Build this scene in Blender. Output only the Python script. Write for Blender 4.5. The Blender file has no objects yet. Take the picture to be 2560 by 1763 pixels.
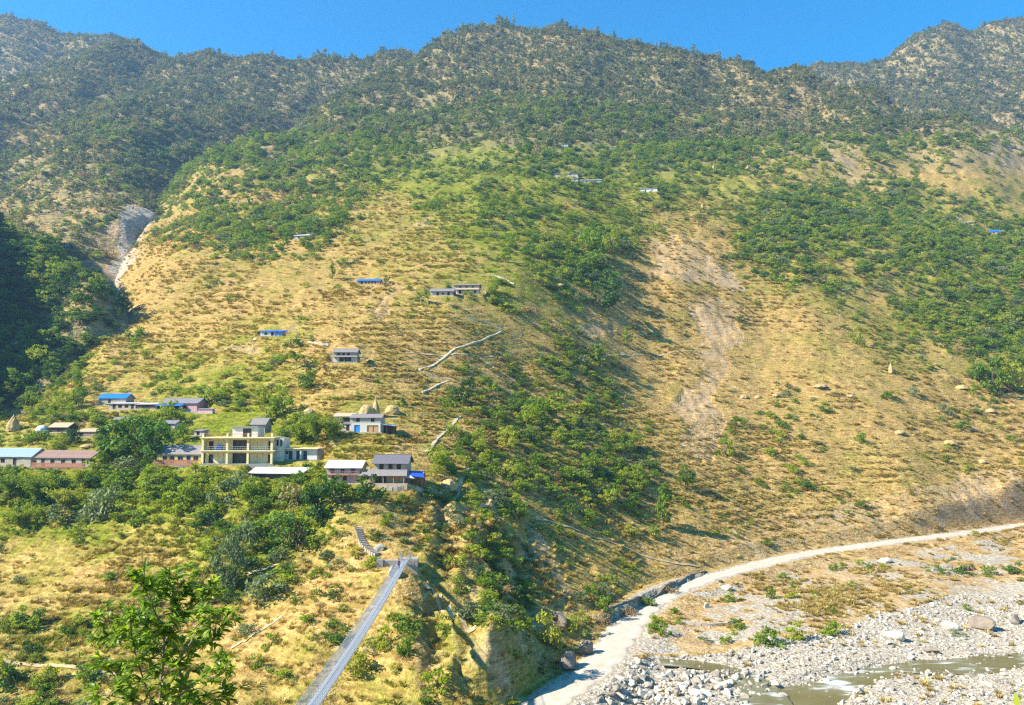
import bpy, math, random
import numpy as np
random.seed(7); RNG = np.random.default_rng(7)
C = bpy.context.scene.collection
SC = bpy.context.scene
R = math.radians

# ------------------------------------------------------------------ camera, sky, sun
F, CX, CY, CAMZ, PITCH = 2009.0, 1280.0, 881.5, 45.0, R(5.08)
cam_d = bpy.data.cameras.new('camera'); cam = bpy.data.objects.new('camera', cam_d); C.objects.link(cam)
cam.location = (0, 0, CAMZ); cam.rotation_euler = (R(90) + PITCH, 0, 0)
cam_d.sensor_fit = 'HORIZONTAL'; cam_d.sensor_width = 36.0; cam_d.lens = 36.0 * F / 2560.0
cam_d.clip_start = 0.1; cam_d.clip_end = 6000
SC.camera = cam
SUN_L = np.array([0.76, 0.25, -0.60]); SUN_L /= np.linalg.norm(SUN_L)   # direction the light travels
sun_el = math.asin(-SUN_L[2]); sun_az = math.atan2(-SUN_L[0], -SUN_L[1])  # clockwise from +Y
W = bpy.data.worlds.new('World'); SC.world = W; W.use_nodes = True
nt = W.node_tree; nt.nodes.clear()
sky = nt.nodes.new('ShaderNodeTexSky'); sky.sky_type = 'NISHITA'; sky.sun_disc = False
sky.sun_elevation = sun_el; sky.sun_rotation = sun_az
sky.altitude = 1500; sky.air_density = 1.0; sky.dust_density = 0.5; sky.ozone_density = 3.0
hs = nt.nodes.new('ShaderNodeHueSaturation'); hs.inputs['Saturation'].default_value = 2.0; hs.inputs['Hue'].default_value = 0.488
bg = nt.nodes.new('ShaderNodeBackground'); bg.inputs['Strength'].default_value = 0.105
wo = nt.nodes.new('ShaderNodeOutputWorld')
nt.links.new(sky.outputs[0], hs.inputs['Color']); nt.links.new(hs.outputs[0], bg.inputs[0]); nt.links.new(bg.outputs[0], wo.inputs[0])
sun_d = bpy.data.lights.new('sun', 'SUN'); sun_d.energy = 4.9; sun_d.angle = R(0.5); sun_d.color = (1.0, 0.94, 0.84)
sun = bpy.data.objects.new('sun', sun_d); C.objects.link(sun); sun.location = (-200, -50, 300)
from mathutils import Vector, Matrix, Euler
sun.rotation_euler = Vector(SUN_L).to_track_quat('-Z', 'Y').to_euler()
SC.view_settings.view_transform = 'Standard'; SC.view_settings.look = 'None'
SC.view_settings.exposure = 1.40; SC.view_settings.gamma = 1.0
SC.cycles.use_denoising = False; SC.cycles.use_adaptive_sampling = False; SC.cycles.filter_width = 1.3; SC.cycles.max_bounces = 5; SC.cycles.diffuse_bounces = 2; SC.cycles.glossy_bounces = 2
SC.cycles.transmission_bounces = 2; SC.cycles.transparent_max_bounces = 6; SC.cycles.volume_bounces = 0
SC.cycles.caustics_reflective = False; SC.cycles.caustics_refractive = False

# ------------------------------------------------------------------ pixel <-> world helpers
def tan_el(py): return np.tan(PITCH - np.arctan((np.asarray(py, float) - CY) / F))
def P(px, py, y):
    z = CAMZ + tan_el(py) * y
    fwd = y * math.cos(PITCH) + (z - CAMZ) * math.sin(PITCH)
    return np.array([(px - CX) / F * fwd, y, z])
def project(x, y, z):
    dz = z - CAMZ
    fwd = y * math.cos(PITCH) + dz * math.sin(PITCH); up = -y * math.sin(PITCH) + dz * math.cos(PITCH)
    fwd = np.maximum(fwd, 1.0)
    return CX + F * x / fwd, CY - F * up / fwd

# ------------------------------------------------------------------ noise
def _hash(ix, iy, s):
    h = (ix.astype(np.int64) * 374761393 + iy.astype(np.int64) * 668265263 + s * 974711) & 0xffffffff
    h = ((h ^ (h >> 13)) * 1274126177) & 0xffffffff
    return ((h ^ (h >> 16)) & 0xffff) / 65535.0
def vnoise(x, y, s=0):
    ix = np.floor(x); iy = np.floor(y); fx = x - ix; fy = y - iy
    fx = fx * fx * (3 - 2 * fx); fy = fy * fy * (3 - 2 * fy)
    a = _hash(ix, iy, s); b = _hash(ix + 1, iy, s); c = _hash(ix, iy + 1, s); d = _hash(ix + 1, iy + 1, s)
    return (a * (1 - fx) + b * fx) * (1 - fy) + (c * (1 - fx) + d * fx) * fy - 0.5
def fbm(x, y, oct=4, s=0, g=0.5):
    r = 0; a = 1.0
    for i in range(oct):
        r = r + a * vnoise(x * 2 ** i + 17.3 * i, y * 2 ** i - 9.1 * i, s + i); a *= g
    return r
def sstep(a, b, t):
    t = np.clip((t - a) / (b - a), 0, 1); return t * t * (3 - 2 * t)

# ------------------------------------------------------------------ terrain control points (px, py in the photo, metres away)
A_PTS = [(0,1755,126),(300,1763,124),(600,1763,120),(850,1750,122),(1100,1763,118),(1280,1763,117),(1400,1763,124),(1700,1763,130),(2000,1763,131),(2300,1763,130),(2560,1763,130),
(0,1600,140),(300,1600,140),(600,1600,138),(800,1600,132),(1050,1600,130),(1250,1600,128),(1380,1600,150),(1480,1600,157),(1600,1600,157),(1900,1600,159),(2200,1600,163),(2560,1600,165),
(2300,1680,147),(1900,1680,146),(1600,1690,144),(1480,1690,142),
(1650,1500,188),(2000,1500,190),(2300,1500,192),(2560,1500,195),(1500,1515,172),(1300,1500,157),(1100,1500,145),(900,1500,142),(700,1500,148),(400,1500,155),(0,1500,158),
(0,1400,178),(300,1400,170),(550,1400,162),(800,1400,157),(1030,1412,151),(1200,1400,160),(1350,1400,180),(1600,1450,200),(1800,1430,218),(2000,1384,244),(2300,1350,265),(2560,1330,281),(2300,1420,226),(2560,1420,226),
(0,1300,190),(300,1300,186),(600,1300,174),(850,1300,165),(1050,1300,170),(1250,1300,185),(1450,1300,212),(1700,1300,245),(1900,1290,266),(2200,1280,282),(2560,1260,298),
(0,1200,207),(300,1200,203),(600,1205,188),(950,1210,179),(1150,1200,195),(1350,1200,222),(1600,1200,262),(1900,1200,290),(2250,1200,300),(2560,1200,312),
(0,1165,218),(200,1167,212),(420,1162,203),(560,1163,199),(680,1158,203),(750,1152,201),
(0,1080,245),(300,1080,238),(600,1085,225),(950,1083,213),(1200,1080,235),(1400,1080,265),(1700,1080,310),(2000,1080,330),(2300,1080,345),(2560,1080,360),
(350,1000,265),(600,1000,250),(900,1000,240),(1100,1000,255),(1300,1000,285),(1600,1000,335),(1900,1000,360),(2250,1000,370),(2560,1000,395),
(350,900,308),(600,900,285),(865,908,265),(1100,900,285),(1300,900,315),(1600,900,375),(1900,900,400),(2250,900,415),(2560,900,445),
(380,800,350),(600,800,325),(900,800,305),(1130,800,312),(1350,800,350),(1600,800,410),(1900,800,440),(2250,800,460),(2560,800,500),
(380,700,408),(600,700,385),(900,705,366),(1140,735,343),(1300,700,370),(1500,700,420),(1700,700,455),(2000,700,480),(2250,700,510),(2560,700,560),
(450,600,485),(600,600,465),(900,600,440),(1200,600,430),(1400,600,460),(1650,600,520),(1950,600,545),(2250,600,575),(2560,600,640),
(580,500,590),(750,500,570),(1000,500,540),(1250,500,530),(1450,500,555),(1700,500,605),(2000,500,640),(2250,500,680),(2560,500,740),
(700,400,735),(850,400,700),(1050,400,660),(1300,400,650),(1550,400,690),(1800,400,740),(2050,400,770),(2300,400,800),(2560,400,835),
(900,300,845),(1050,300,830),(1280,300,810),(1500,300,830),(1750,300,880),(2000,300,910),(2250,300,930),
(1080,200,1010),(1280,200,990),(1550,200,1010),(1800,200,1020),(1280,120,1100)]
A_CREST = [(-350,1110,240),(0,1058,262),(100,1022,275),(200,955,295),(255,880,320),(275,790,430),(288,720,480),(308,650,540),(348,595,590),(415,541,640),(451,450,715),(541,378,775),(640,345,820),(784,298,900),(864,244,1000),(965,189,1080),(1048,146,1140),(1100,112,1170),(1180,87,1190),(1270,73,1200),(1400,79,1185),(1500,93,1160),(1600,113,1135),(1700,130,1110),(1785,142,1092),(1850,161,1080),(2000,183,1050),(2200,249,1000),(2400,301,960),(2560,341,930),(2900,400,900)]
B_PTS = [(480,250,1050),(700,250,1120),(850,250,1150),(250,250,1000),(60,300,930),(0,350,850),(200,350,820),(400,350,850),(500,340,935),(580,330,960),(700,330,1000),
(0,450,720),(200,450,700),(350,450,720),(440,430,800),(0,540,620),(200,535,612),(300,540,600),(400,520,650),(-350,540,600),(-350,350,820),
(100,620,540),(200,650,510),(260,700,480),(300,650,520),(258,770,460),(100,700,490),(200,740,465),(-350,700,480),(0,800,440),(250,860,420),(400,700,460),(560,150,1310),(360,180,1180),(560,230,1150)]
B_PTS += [(1000,340,1050),(1150,390,1000),(1280,420,950)]
B_CREST = [(-350,340,930),(-100,260,980),(0,223,1020),(70,193,1080),(150,158,1160),(240,128,1290),(350,133,1330),(500,163,1350),(650,166,1340),(800,161,1330),(960,154,1330),(1080,170,1320),(1250,200,1300)]
C_PTS = [(0,700,375),(0,800,347),(0,900,322),(0,1000,300),(100,800,350),(100,900,322),(200,850,335),(150,950,312),(-350,340,370),(-350,420,330),(-350,560,300),(-350,900,275),(50,1060,290),(200,1010,318),(280,950,335)]  # unseen ridge left of the frame, raised so that it shades this hill
C_CREST = [(-350,250,430),(-150,430,425),(0,585,405),(60,640,390),(110,690,375),(180,740,358),(240,782,345),(275,850,336),(300,920,330),(360,1000,325)]
D_PTS = [(1700,330,1450),(1850,300,1500),(1600,400,1250),(2100,200,1450),(2300,200,1400),(2560,200,1350),(2400,270,1250),(2560,300,1200),(2560,350,1100),(2200,260,1300),(2000,260,1350),(2900,300,1150),(2900,400,1000),(2450,130,1500)]
D_CREST = [(1700,292,1650),(1880,222,1650),(1990,189,1650),(2060,184,1650),(2150,192,1650),(2200,182,1650),(2280,116,1650),(2330,87,1650),(2380,74,1650),(2480,71,1650),(2560,66,1650),(2900,54,1650)]
E_PTS = [(0,150,1400),(150,150,1420),(-350,150,1380),(0,250,1250),(200,230,1300),(-350,280,1200)]
E_PTS += [(450,210,1450),(600,280,1350),(750,300,1300)]
E_CREST = [(-350,27,1560),(0,59,1540),(100,77,1540),(200,99,1540),(300,115,1540),(420,152,1550),(600,212,1550)]

class Layer:
    def __init__(s, pts, crest, extra=()):
        q = []
        for px, py, y in list(pts) + list(crest): q.append(tuple(P(px, py, y)))
        cw = np.array([P(*c) for c in crest])              # beyond a crest the ground falls away
        tg = np.gradient(cw[:, :2], axis=0); tg /= np.linalg.norm(tg, axis=1)[:, None]
        for (x0, y0, z0), (tx, ty) in zip(cw, tg):
            steep = abs(ty) > 0.75
            if ty < -0.6: continue
            for k, d in ((0.07, 0.8),) if steep else ((0.07, 0.55), (0.25, 0.62)):
                q.append((x0 - ty * k * y0, y0 + tx * k * y0, z0 - y0 * k * d))
        q += list(extra)
        q = np.array(q)
        s.c = np.stack([2.0 * q[:, 0] / q[:, 1], np.log(q[:, 1])], 1)
        v = (q[:, 2] - CAMZ) / q[:, 1]
        n = len(q)
        K = s.k(s.c, s.c) + np.eye(n) * -2e-3
        Pm = np.hstack([np.ones((n, 1)), s.c])
        M = np.block([[K, Pm], [Pm.T, np.zeros((3, 3))]])
        s.w = np.linalg.solve(M, np.concatenate([v, np.zeros(3)]))
    @staticmethod
    def k(a, b):
        d2 = (a[:, None, 0] - b[None, :, 0]) ** 2 + (a[:, None, 1] - b[None, :, 1]) ** 2
        return -(d2 + 4e-4) ** 0.62
    def z(s, x, y):
        x = np.asarray(x, float); y = np.asarray(y, float); sh = x.shape
        x = x.ravel(); y = y.ravel(); out = np.empty(len(x))
        for i in range(0, len(x), 20000):
            yy = np.maximum(y[i:i + 20000], 20.0)
            a = np.stack([2.0 * x[i:i + 20000] / yy, np.log(yy)], 1)
            e = s.k(a, s.c) @ s.w[:-3] + s.w[-3] + a @ s.w[-2:]
            out[i:i + 20000] = CAMZ + e * yy
        return out.reshape(sh)
ext = []
for px in range(-350, 2950, 250):
    for yy in (108.0,): ext.append(((px - CX) / F * yy, yy, 1.0))
for px in (-350, 2900):                                # the flanks outside the frame
    for py, y in ((1600, 150), (1400, 200), (1200, 260)) if px > 0 else ((1600, 142), (1400, 180), (1200, 207)):
        ext.append(tuple(P(px, py, y)))
for py, y in ((1000, 420), (800, 540), (600, 690), (480, 810)): ext.append(tuple(P(2900, py, y)))
def low(*pp): return [((px - CX) / F * y, y, z) for px, y, z in pp]
ext += low((-350,350,20),(-100,360,25),(40,360,30),(-350,420,15),(-100,430,15),(40,440,40),(-350,560,20),(-100,570,20),(40,560,60),(200,560,110),(-350,720,20),(0,720,20),(180,720,130),(330,760,190),(-350,900,20),(100,900,20),(350,900,150),(-350,1200,20),(200,1200,40),(500,1150,150))
extB = low((880,440,10),(1000,440,10),(800,520,30),(500,420,10),(700,450,10),(900,500,10),(1150,500,10),(1150,700,60),(700,600,30),(900,700,60),(400,410,20),(520,560,60))
extC = low((340,400,40),(440,340,20),(480,420,0),(380,480,0),(200,500,40))
LA, LB, LC, LD, LE = Layer(A_PTS, A_CREST, ext), Layer(B_PTS, B_CREST, extB), Layer(C_PTS, C_CREST, extC), Layer(D_PTS, D_CREST), Layer(E_PTS, E_CREST)

# ------------------------------------------------------------------ land cover, read off on an 80-pixel grid and laid on the ground
DENS = """88888888888888777777777777777777
88888888888888777777777777777777
75567787777777777777776667777777
55888888666666688888866446666666
44888884554884335556666555553333
66669944444554435555555544444333
44455264455324455443544477766444
83513446664423344556422777777666
88413132211222236881112364455777
88811111010133153331112233446756
77721111430011124521001132326678
77731232531101424553210121112388
66533564642212323463101122122234
33577663763123445675203332222222
65575533453114655576422433222222
88888877785345654576422222332222
66544556873344653444212221111110
22222277632223564222011111111111
11122376422223453220121111111111
33422232233233466101133322111111
33422222233433235200000100000000
66631111223233321120000000000000""".split()
GREEN = """44444444444444444444444444444444
44444444444444444444444444444444
44444444444444444444442224444444
22244444444445555555533333333333
22223332222447777775555333333000
33333222233666666666666333222222
22222222224225555555444555555333
11111222222333555555111444444433
33311122221133366660111222222444
44411111111133344410000022224444
44422233441111122200000001144444
44433555531111112220000000011033
44333666633311111122000000000000
44466666664422233311111100000000
66666644444233333321111111111111
77777776663333333333111111111111
44444444663332222222111111111111
22222255522222222222111111111111
22222233322222222111111111111111
33333111111333333111111111111111
33333222233333333111111111111111
33333333344444444111111111111111""".split()
DENS = np.array([[int(c) for c in r] for r in DENS], float); GREEN = np.array([[int(c) for c in r] for r in GREEN], float)
DENS[3:8, 5:11] += 1.5; DENS[6:11, 23:32] += 0.5; DENS[0:3, :] = np.maximum(DENS[0:3, :], 7.5); DENS[16, 5:11] = [7, 8, 8, 8, 8, 5]; DENS[17, 5:10] = [5, 8, 8, 8, 5]; DENS[15:22, 13:17] += 0.3; DENS[9:15, 14:19] += 1.0; DENS[18:20, 18:21] = 5; DENS[6:8, 4:6] = 4.5; DENS[7:9, 3:5] = 3.5; DENS[14:16, 0:6] += 0.8; DENS = np.clip(DENS, 0, 9)
GREEN[4:8, 11:21] += 1.0; GREEN[6:12, 23:32] += 1.0; GREEN[13:17, 0:10] += 1.0; GREEN[15:22, 0:11] += 0.7; GREEN[17:21, 13:17] += 1.0; GREEN = np.clip(GREEN, 0, 9)
def lookup(G, px, py):
    a = np.clip(px / 80.0 - 0.5, 0, G.shape[1] - 1.001); b = np.clip(py / 80.0 - 0.5, 0, G.shape[0] - 1.001)
    i = np.floor(a).astype(int); j = np.floor(b).astype(int); fa = a - i; fb = b - j
    return (G[j, i] * (1 - fa) + G[j, i + 1] * fa) * (1 - fb) + (G[j + 1, i] * (1 - fa) + G[j + 1, i + 1] * fa) * fb
def inpoly(poly, x, y):
    poly = np.asarray(poly, float); x = np.asarray(x); y = np.asarray(y); r = np.zeros(x.shape, bool); n = len(poly)
    for i in range(n):
        x1, y1 = poly[i]; x2, y2 = poly[(i + 1) % n]
        if y1 == y2: continue
        r ^= ((y1 > y) != (y2 > y)) & (x < (x2 - x1) * (y - y1) / (y2 - y1) + x1)
    return r
GRAVEL_POLY = [(1380,1775),(1470,1690),(1540,1648),(1700,1645),(1860,1622),(2020,1592),(2200,1540),(2380,1488),(2560,1455),(3100,1430),(3100,1900),(1200,1900)]
BARE_POLYS = [[(1640,600),(1760,585),(1810,660),(1850,720),(1760,720),(1600,690)],[(1740,770),(1830,755),(1840,860),(1800,960),(1810,1050),(1790,1160),(1730,1150),(1690,1000),(1755,900)],
 [(300,520),(410,535),(350,585),(330,650),(290,730),(268,720),(285,640),(300,585)],[(2420,310),(2560,280),(2600,450),(2500,430)],[(1930,215),(2080,240),(2000,260)],[(2080,390),(2170,375),(2170,480),(2090,460)],
 [(1050,540),(1090,525),(1090,560),(1010,560)],[(560,880),(640,850),(640,875),(545,890)],[(1440,820),(1520,800),(1510,850),(1450,845)],[(2240,150),(2310,105),(2320,120),(2250,155)],
 [(2480,190),(2530,230),(2480,260)],[(2480,700),(2400,1190),(2560,1190)][:0] or [(2400,1185),(2490,1200),(2470,1260),(2400,1250)],[(970,700),(1010,690),(1000,780),(960,790)]]
def bare_mask(px, py, x, y):
    m = np.zeros(px.shape)
    wx = px + 60 * fbm(x * 0.06, y * 0.06, 4, 91); wy = py + 40 * fbm(x * 0.08, y * 0.08, 3, 95)
    for i, q in enumerate(BARE_POLYS):
        if q: m = np.maximum(m, inpoly(q, wx, wy) * (1.0 if i == 2 else (.85 if i < 2 else .65) if i in (0, 1, 3, 5) else .8))
    return m

# ------------------------------------------------------------------ the road, the river and level pads
def hermite(pts, n=12):
    pts = np.asarray(pts, float); out = []
    for i in range(len(pts) - 1):
        p0 = pts[max(i - 1, 0)]; p1 = pts[i]; p2 = pts[i + 1]; p3 = pts[min(i + 2, len(pts) - 1)]
        for k in range(n):
            t = k / n
            out.append(0.5 * ((2 * p1) + (-p0 + p2) * t + (2 * p0 - 5 * p1 + 4 * p2 - p3) * t * t + (-p0 + 3 * p1 - 3 * p2 + p3) * t ** 3))
    out.append(pts[-1]); return np.array(out)
def at_z(px, py, z):
    y = (z - CAMZ) / float(tan_el(py)); return P(px, py, y)
ROAD = hermite([at_z(1270,1840,2.6), at_z(1395,1740,3.1), at_z(1500,1660,3.5), at_z(1555,1590,4.0), at_z(1590,1540,4.4), at_z(1670,1484,5.0), at_z(1800,1437,5.8), at_z(2000,1388,6.4), at_z(2200,1358,7.2), at_z(2400,1334,7.7), at_z(2560,1312,8.2), at_z(2760,1290,9.0)])
ROADW = np.interp(np.arange(len(ROAD)), [0, 12, 24, 36, 48, 60, 131], [6.4, 6.6, 8.2, 7.2, 6.6, 6.6, 6.6]) * 0.5
RIVER = hermite([at_z(2860,1620,2.0), at_z(2560,1648,1.7), at_z(2440,1660,1.5), at_z(2260,1668,1.3), at_z(2120,1700,1.05), at_z(2010,1745,.75), at_z(1940,1800,.45), at_z(1780,1860,.25), at_z(1400,1920,.1), at_z(800,1930,-.2), at_z(200,1930,-.4), at_z(-300,1930,-.6)])
RIVW = np.interp(np.arange(len(RIVER)), [0, 12, 24, 36, 48, 60, 72, 84, 131], [1.8, 2.0, 2.2, 2.6, 3.2, 4.4, 6.0, 7.0, 7.0])
BROOK = hermite([at_z(1650,1652,2.7), at_z(1760,1662,2.3), at_z(1850,1690,1.8), at_z(1900,1730,1.2), at_z(1930,1790,.6)])
BROOKW = np.interp(np.arange(len(BROOK)), [0, 12, 48], [1.3, 1.6, 3.2])
FIELDS = [  # level ploughed or mown fields: polygon in the photo, height
 ([(1455,1520),(1560,1480),(1690,1440),(1770,1428),(1700,1462),(1600,1500),(1500,1535)], 6.3),
 ([(2330,1425),(2440,1400),(2640,1370),(2640,1405),(2480,1425)], 5.9)]
def seg_dist(line, x, y):
    d = np.full(x.shape, 1e9); z = np.zeros(x.shape); t_at = np.zeros(x.shape)
    for i in range(len(line) - 1):
        ax, ay, az = line[i]; bx, by, bz = line[i + 1]
        dx, dy = bx - ax, by - ay; L2 = dx * dx + dy * dy + 1e-9
        t = np.clip(((x - ax) * dx + (y - ay) * dy) / L2, 0, 1)
        dd = np.hypot(x - ax - t * dx, y - ay - t * dy)
        m = dd < d; d = np.where(m, dd, d); z = np.where(m, az + t * (bz - az), z); t_at = np.where(m, i + t, t_at)
    return d, z, t_at
PADS = []                                               # x, y, z, half width, half depth, rot
NEARX, NEARZ = [-50, 0, 20, 40, 70, 100, 112], [60, 43.2, 30.5, 20.0, 8.5, 0.8, -6]
def terrace_mask(px, py):
    m = inpoly([(200,1080),(330,760),(560,560),(1000,430),(1300,300),(1500,330),(2000,430),(2000,560),(1560,560),(1500,760),(1700,900),(1560,1250),(1300,1180),(1050,1120),(900,1150),(700,1130),(300,1120)], px, py).astype(float)
    m = np.maximum(m, inpoly([(-400,1330),(300,1320),(640,1380),(620,1600),(400,1700),(-400,1700)], px, py))
    m = np.maximum(m, 0.55 * inpoly([(1560,780),(2300,780),(2560,1000),(2700,1270),(1900,1290),(1560,1250)], px, py))
    return m
def contour_phase(x, y, z):
    st = 1.7 + 0.9 * sstep(220, 500, y); ph = z / st + 0.55 * fbm(x / 30., y / 30., 2, 77); return ph - np.floor(ph)
def rough(x, y, kind):
    d = np.hypot(x, y)
    return (fbm(x / 110., y / 110., 4, 3) * (16 - 7 * sstep(850, 1100, d)) * sstep(250, 900, d) + fbm(x / 38., y / 38., 4, 11) * (1.2 + 6.0 * sstep(250, 900, d)) + fbm(x / 7., y / 7., 4, 23) * (0.9 + 1.2 * sstep(200, 800, d)))
def height_main(x, y, detail=True, pads=True):
    x = np.asarray(x, float); y = np.asarray(y, float)
    zl = LA.z(x, y); zl = np.where(y < 108, np.minimum(zl, 1.0 + 0 * y), zl); zl = np.maximum(zl, -3)
    px, py = project(x, y, zl)
    flat = sstep(7.5, 5.0, zl) * sstep(900, 1300, px) + sstep(112, 106, y)
    flat = np.clip(flat, 0, 1)
    if detail:
        zl = zl + rough(x, y, 0) * (1 - 0.82 * flat) * sstep(100, 125, y)
        gul = np.abs(fbm(x / 16. + 3, y / 55., 3, 57)); zl = zl - (0.13 - np.minimum(gul, 0.13)) * 11 * sstep(1000, 1150, px) * sstep(1050, 1250, py) * (1 - flat) * sstep(1640, 1500, px)
        crag = sstep(1020, 1090, px) * sstep(1190, 1290, py) * sstep(1340, 1200, px) * (1 - flat)
        zl = zl + crag * (fbm(x / 4.2, y / 4.2, 3, 71) * 3.6 + np.abs(fbm(x / 9., y / 14., 3, 73)) * 4.5 - 1.0)
        bm = bare_mask(px, py, x, y) * (1 - flat); zl = zl - bm * (0.4 + 1.3 * np.abs(fbm(x / 5., y / 30., 3, 83)) + fbm(x / 2.5, y / 2.5, 2, 85) * .8)
        tm = terrace_mask(px, py)
        st = 1.7 + 0.9 * sstep(220, 500, y)
        ph = zl / st + 0.55 * fbm(x / 30., y / 30., 2, 77); fr = ph - np.floor(ph)
        ter = np.where(fr < 0.72, -fr * 0.55, -0.396 + (fr - 0.72) * (0.396 / 0.28))
        zl = zl + tm * ter * st * np.clip(0.55 + 1.1 * vnoise(x / 25, y / 25, 5), 0.1, 1) * (1 - flat)
    d, zr, t = seg_dist(ROAD, x, y)
    hw = np.interp(t, np.arange(len(ROADW)), ROADW)
    k = sstep(hw + 6.5, hw + 0.7, d); zl = zl * (1 - k) + (zr - 0.10) * k
    d2, z2, t2 = seg_dist(RIVER, x, y); w2 = np.interp(t2, np.arange(len(RIVW)), RIVW) * (1 + 0.5 * fbm(x / 9, y / 9, 2, 41))
    k2 = sstep(w2 + 2.8, w2 - 1.0, d2); zl = zl * (1 - k2) + np.minimum(zl, z2 - 0.45 + 0.5 * fbm(x / 3, y / 3, 2, 43)) * k2
    d3, z3, t3 = seg_dist(BROOK, x, y); w3 = np.interp(t3, np.arange(len(BROOKW)), BROOKW)
    k3 = sstep(w3 + 1.6, w3 - 0.6, d3); zl = zl * (1 - k3) + np.minimum(zl, z3 - 0.35) * k3
    for poly, hz in FIELDS:
        m = inpoly(poly, px + 14 * fbm(x / 3, y / 3, 2, 33), py + 8 * fbm(x / 3, y / 3, 2, 34)); zl = np.where(m, hz + 0.12 * fbm(x / 2, y / 2, 2, 4), zl)
    if pads:
        for (ax, ay, az, hw_, hd_, rz) in PADS:
            c, s_ = math.cos(rz), math.sin(rz); lx = (x - ax) * c + (y - ay) * s_; ly = -(x - ax) * s_ + (y - ay) * c
            m = (np.abs(lx) < hw_ + 5) & (np.abs(ly) < hd_ + 5)
            if not m.any(): continue
            dd = np.maximum(np.abs(lx) - hw_, np.abs(ly) - hd_); kk = sstep(3.5, 0.3, dd); zl = np.where(m, zl * (1 - kk) + (az - 0.12) * kk, zl)
    nb = np.interp(y, NEARX, NEARZ) + 2.2 * fbm(x / 14., y / 14., 3, 201) * sstep(4, 25, y)
    return np.where(y < 118, np.maximum(zl, nb), zl)
def height_layer(L, x, y):
    d = np.hypot(x, y); return L.z(x, y) + rough(x, y, 1) * (1.1 if L is not LC else 0.8) + (fbm(x / 60., y / 240., 3, 301) * 20 if L in (LB, LD, LE) else 0)
def top_height(x, y):
    """highest ground of all hills, and which hill it is"""
    x = np.asarray(x, float); y = np.asarray(y, float); pc = CX + F * x / np.maximum(y, 1)
    hs_ = [height_main(x, y)]
    for L, lo, hi, p0, p1 in ((LB, 391, 1590, -420, 1145), (LC, 271, 515, -420, 475), (LD, 951, 1990, 1655, 2980), (LE, 1101, 1790, -420, 695)):
        m = (y > lo) & (y < hi) & (pc > p0) & (pc < p1); h = np.full(x.shape, -99.0)
        if m.any(): h[m] = height_layer(L, x[m], y[m])
        hs_.append(h)
    hs_ = np.array(hs_); return hs_.max(0), hs_.argmax(0)
def ground(px, py, lo=60.0, hi=1900.0, layer=None):
    """where the photo's pixel meets the ground"""
    ys = np.exp(np.linspace(math.log(lo), math.log(hi), 700))
    z = CAMZ + tan_el(py) * ys; fwd = ys * math.cos(PITCH) + (z - CAMZ) * math.sin(PITCH); xs = (px - CX) / F * fwd
    h = height_main(xs, ys) if layer is None else top_height(xs, ys)[0]
    b = np.nonzero(h >= z)[0]
    if len(b) == 0: i = len(ys) - 1
    else: i = b[0]
    return np.array([xs[i], ys[i], h[i]])

# ------------------------------------------------------------------ materials
def new_mat(name):
    m = bpy.data.materials.new(name); m.use_nodes = True; t = m.node_tree
    b = t.nodes['Principled BSDF']; b.inputs['Specular IOR Level'].default_value = 0.25
    return m, t, b
def nd(t, typ, **kw):
    n = t.nodes.new(typ)
    for k, v in kw.items():
        if k in n.inputs.keys(): n.inputs[k].default_value = v
        else: setattr(n, k, v)
    return n
def noise(t, vec, scale, detail=3.0, rough=0.55):
    n = nd(t, 'ShaderNodeTexNoise', Scale=scale, Detail=detail, Roughness=rough); t.links.new(vec, n.inputs['Vector']); return n.outputs['Fac']
def ramp(t, fac, stops):
    r = t.nodes.new('ShaderNodeValToRGB'); e = r.color_ramp.elements
    while len(e) < len(stops): e.new(0.5)
    for el, (p, c) in zip(e, stops): el.position = p; el.color = (c[0], c[1], c[2], 1)
    t.links.new(fac, r.inputs['Fac']); return r.outputs['Color']
def mix(t, fac, a, b, mode='MIX'):
    m = t.nodes.new('ShaderNodeMix'); m.data_type = 'RGBA'; m.blend_type = mode
    for sock, v in ((m.inputs[0], fac), (m.inputs[6], a), (m.inputs[7], b)):
        if isinstance(v, (int, float)): sock.default_value = v
        elif isinstance(v, tuple): sock.default_value = (v[0], v[1], v[2], 1)
        else: t.links.new(v, sock)
    return m.outputs[2]
def math_n(t, op, a, b=0.5, clamp=False):
    m = t.nodes.new('ShaderNodeMath'); m.operation = op; m.use_clamp = clamp
    for s, v in ((m.inputs[0], a), (m.inputs[1], b)):
        if isinstance(v, (int, float)): s.default_value = v
        else: t.links.new(v, s)
    return m.outputs[0]
def bump(t, b, h, strength=0.5, dist=0.1):
    n = nd(t, 'ShaderNodeBump', Strength=strength, Distance=dist); t.links.new(h, n.inputs['Height']); t.links.new(n.outputs[0], b.inputs['Normal'])
def mapped(t, sc):
    tc = t.nodes.new('ShaderNodeTexCoord'); mp = t.nodes.new('ShaderNodeMapping'); mp.inputs['Scale'].default_value = sc
    t.links.new(tc.outputs['Object'], mp.inputs['Vector']); return mp.outputs[0]
_plain = {}
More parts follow.
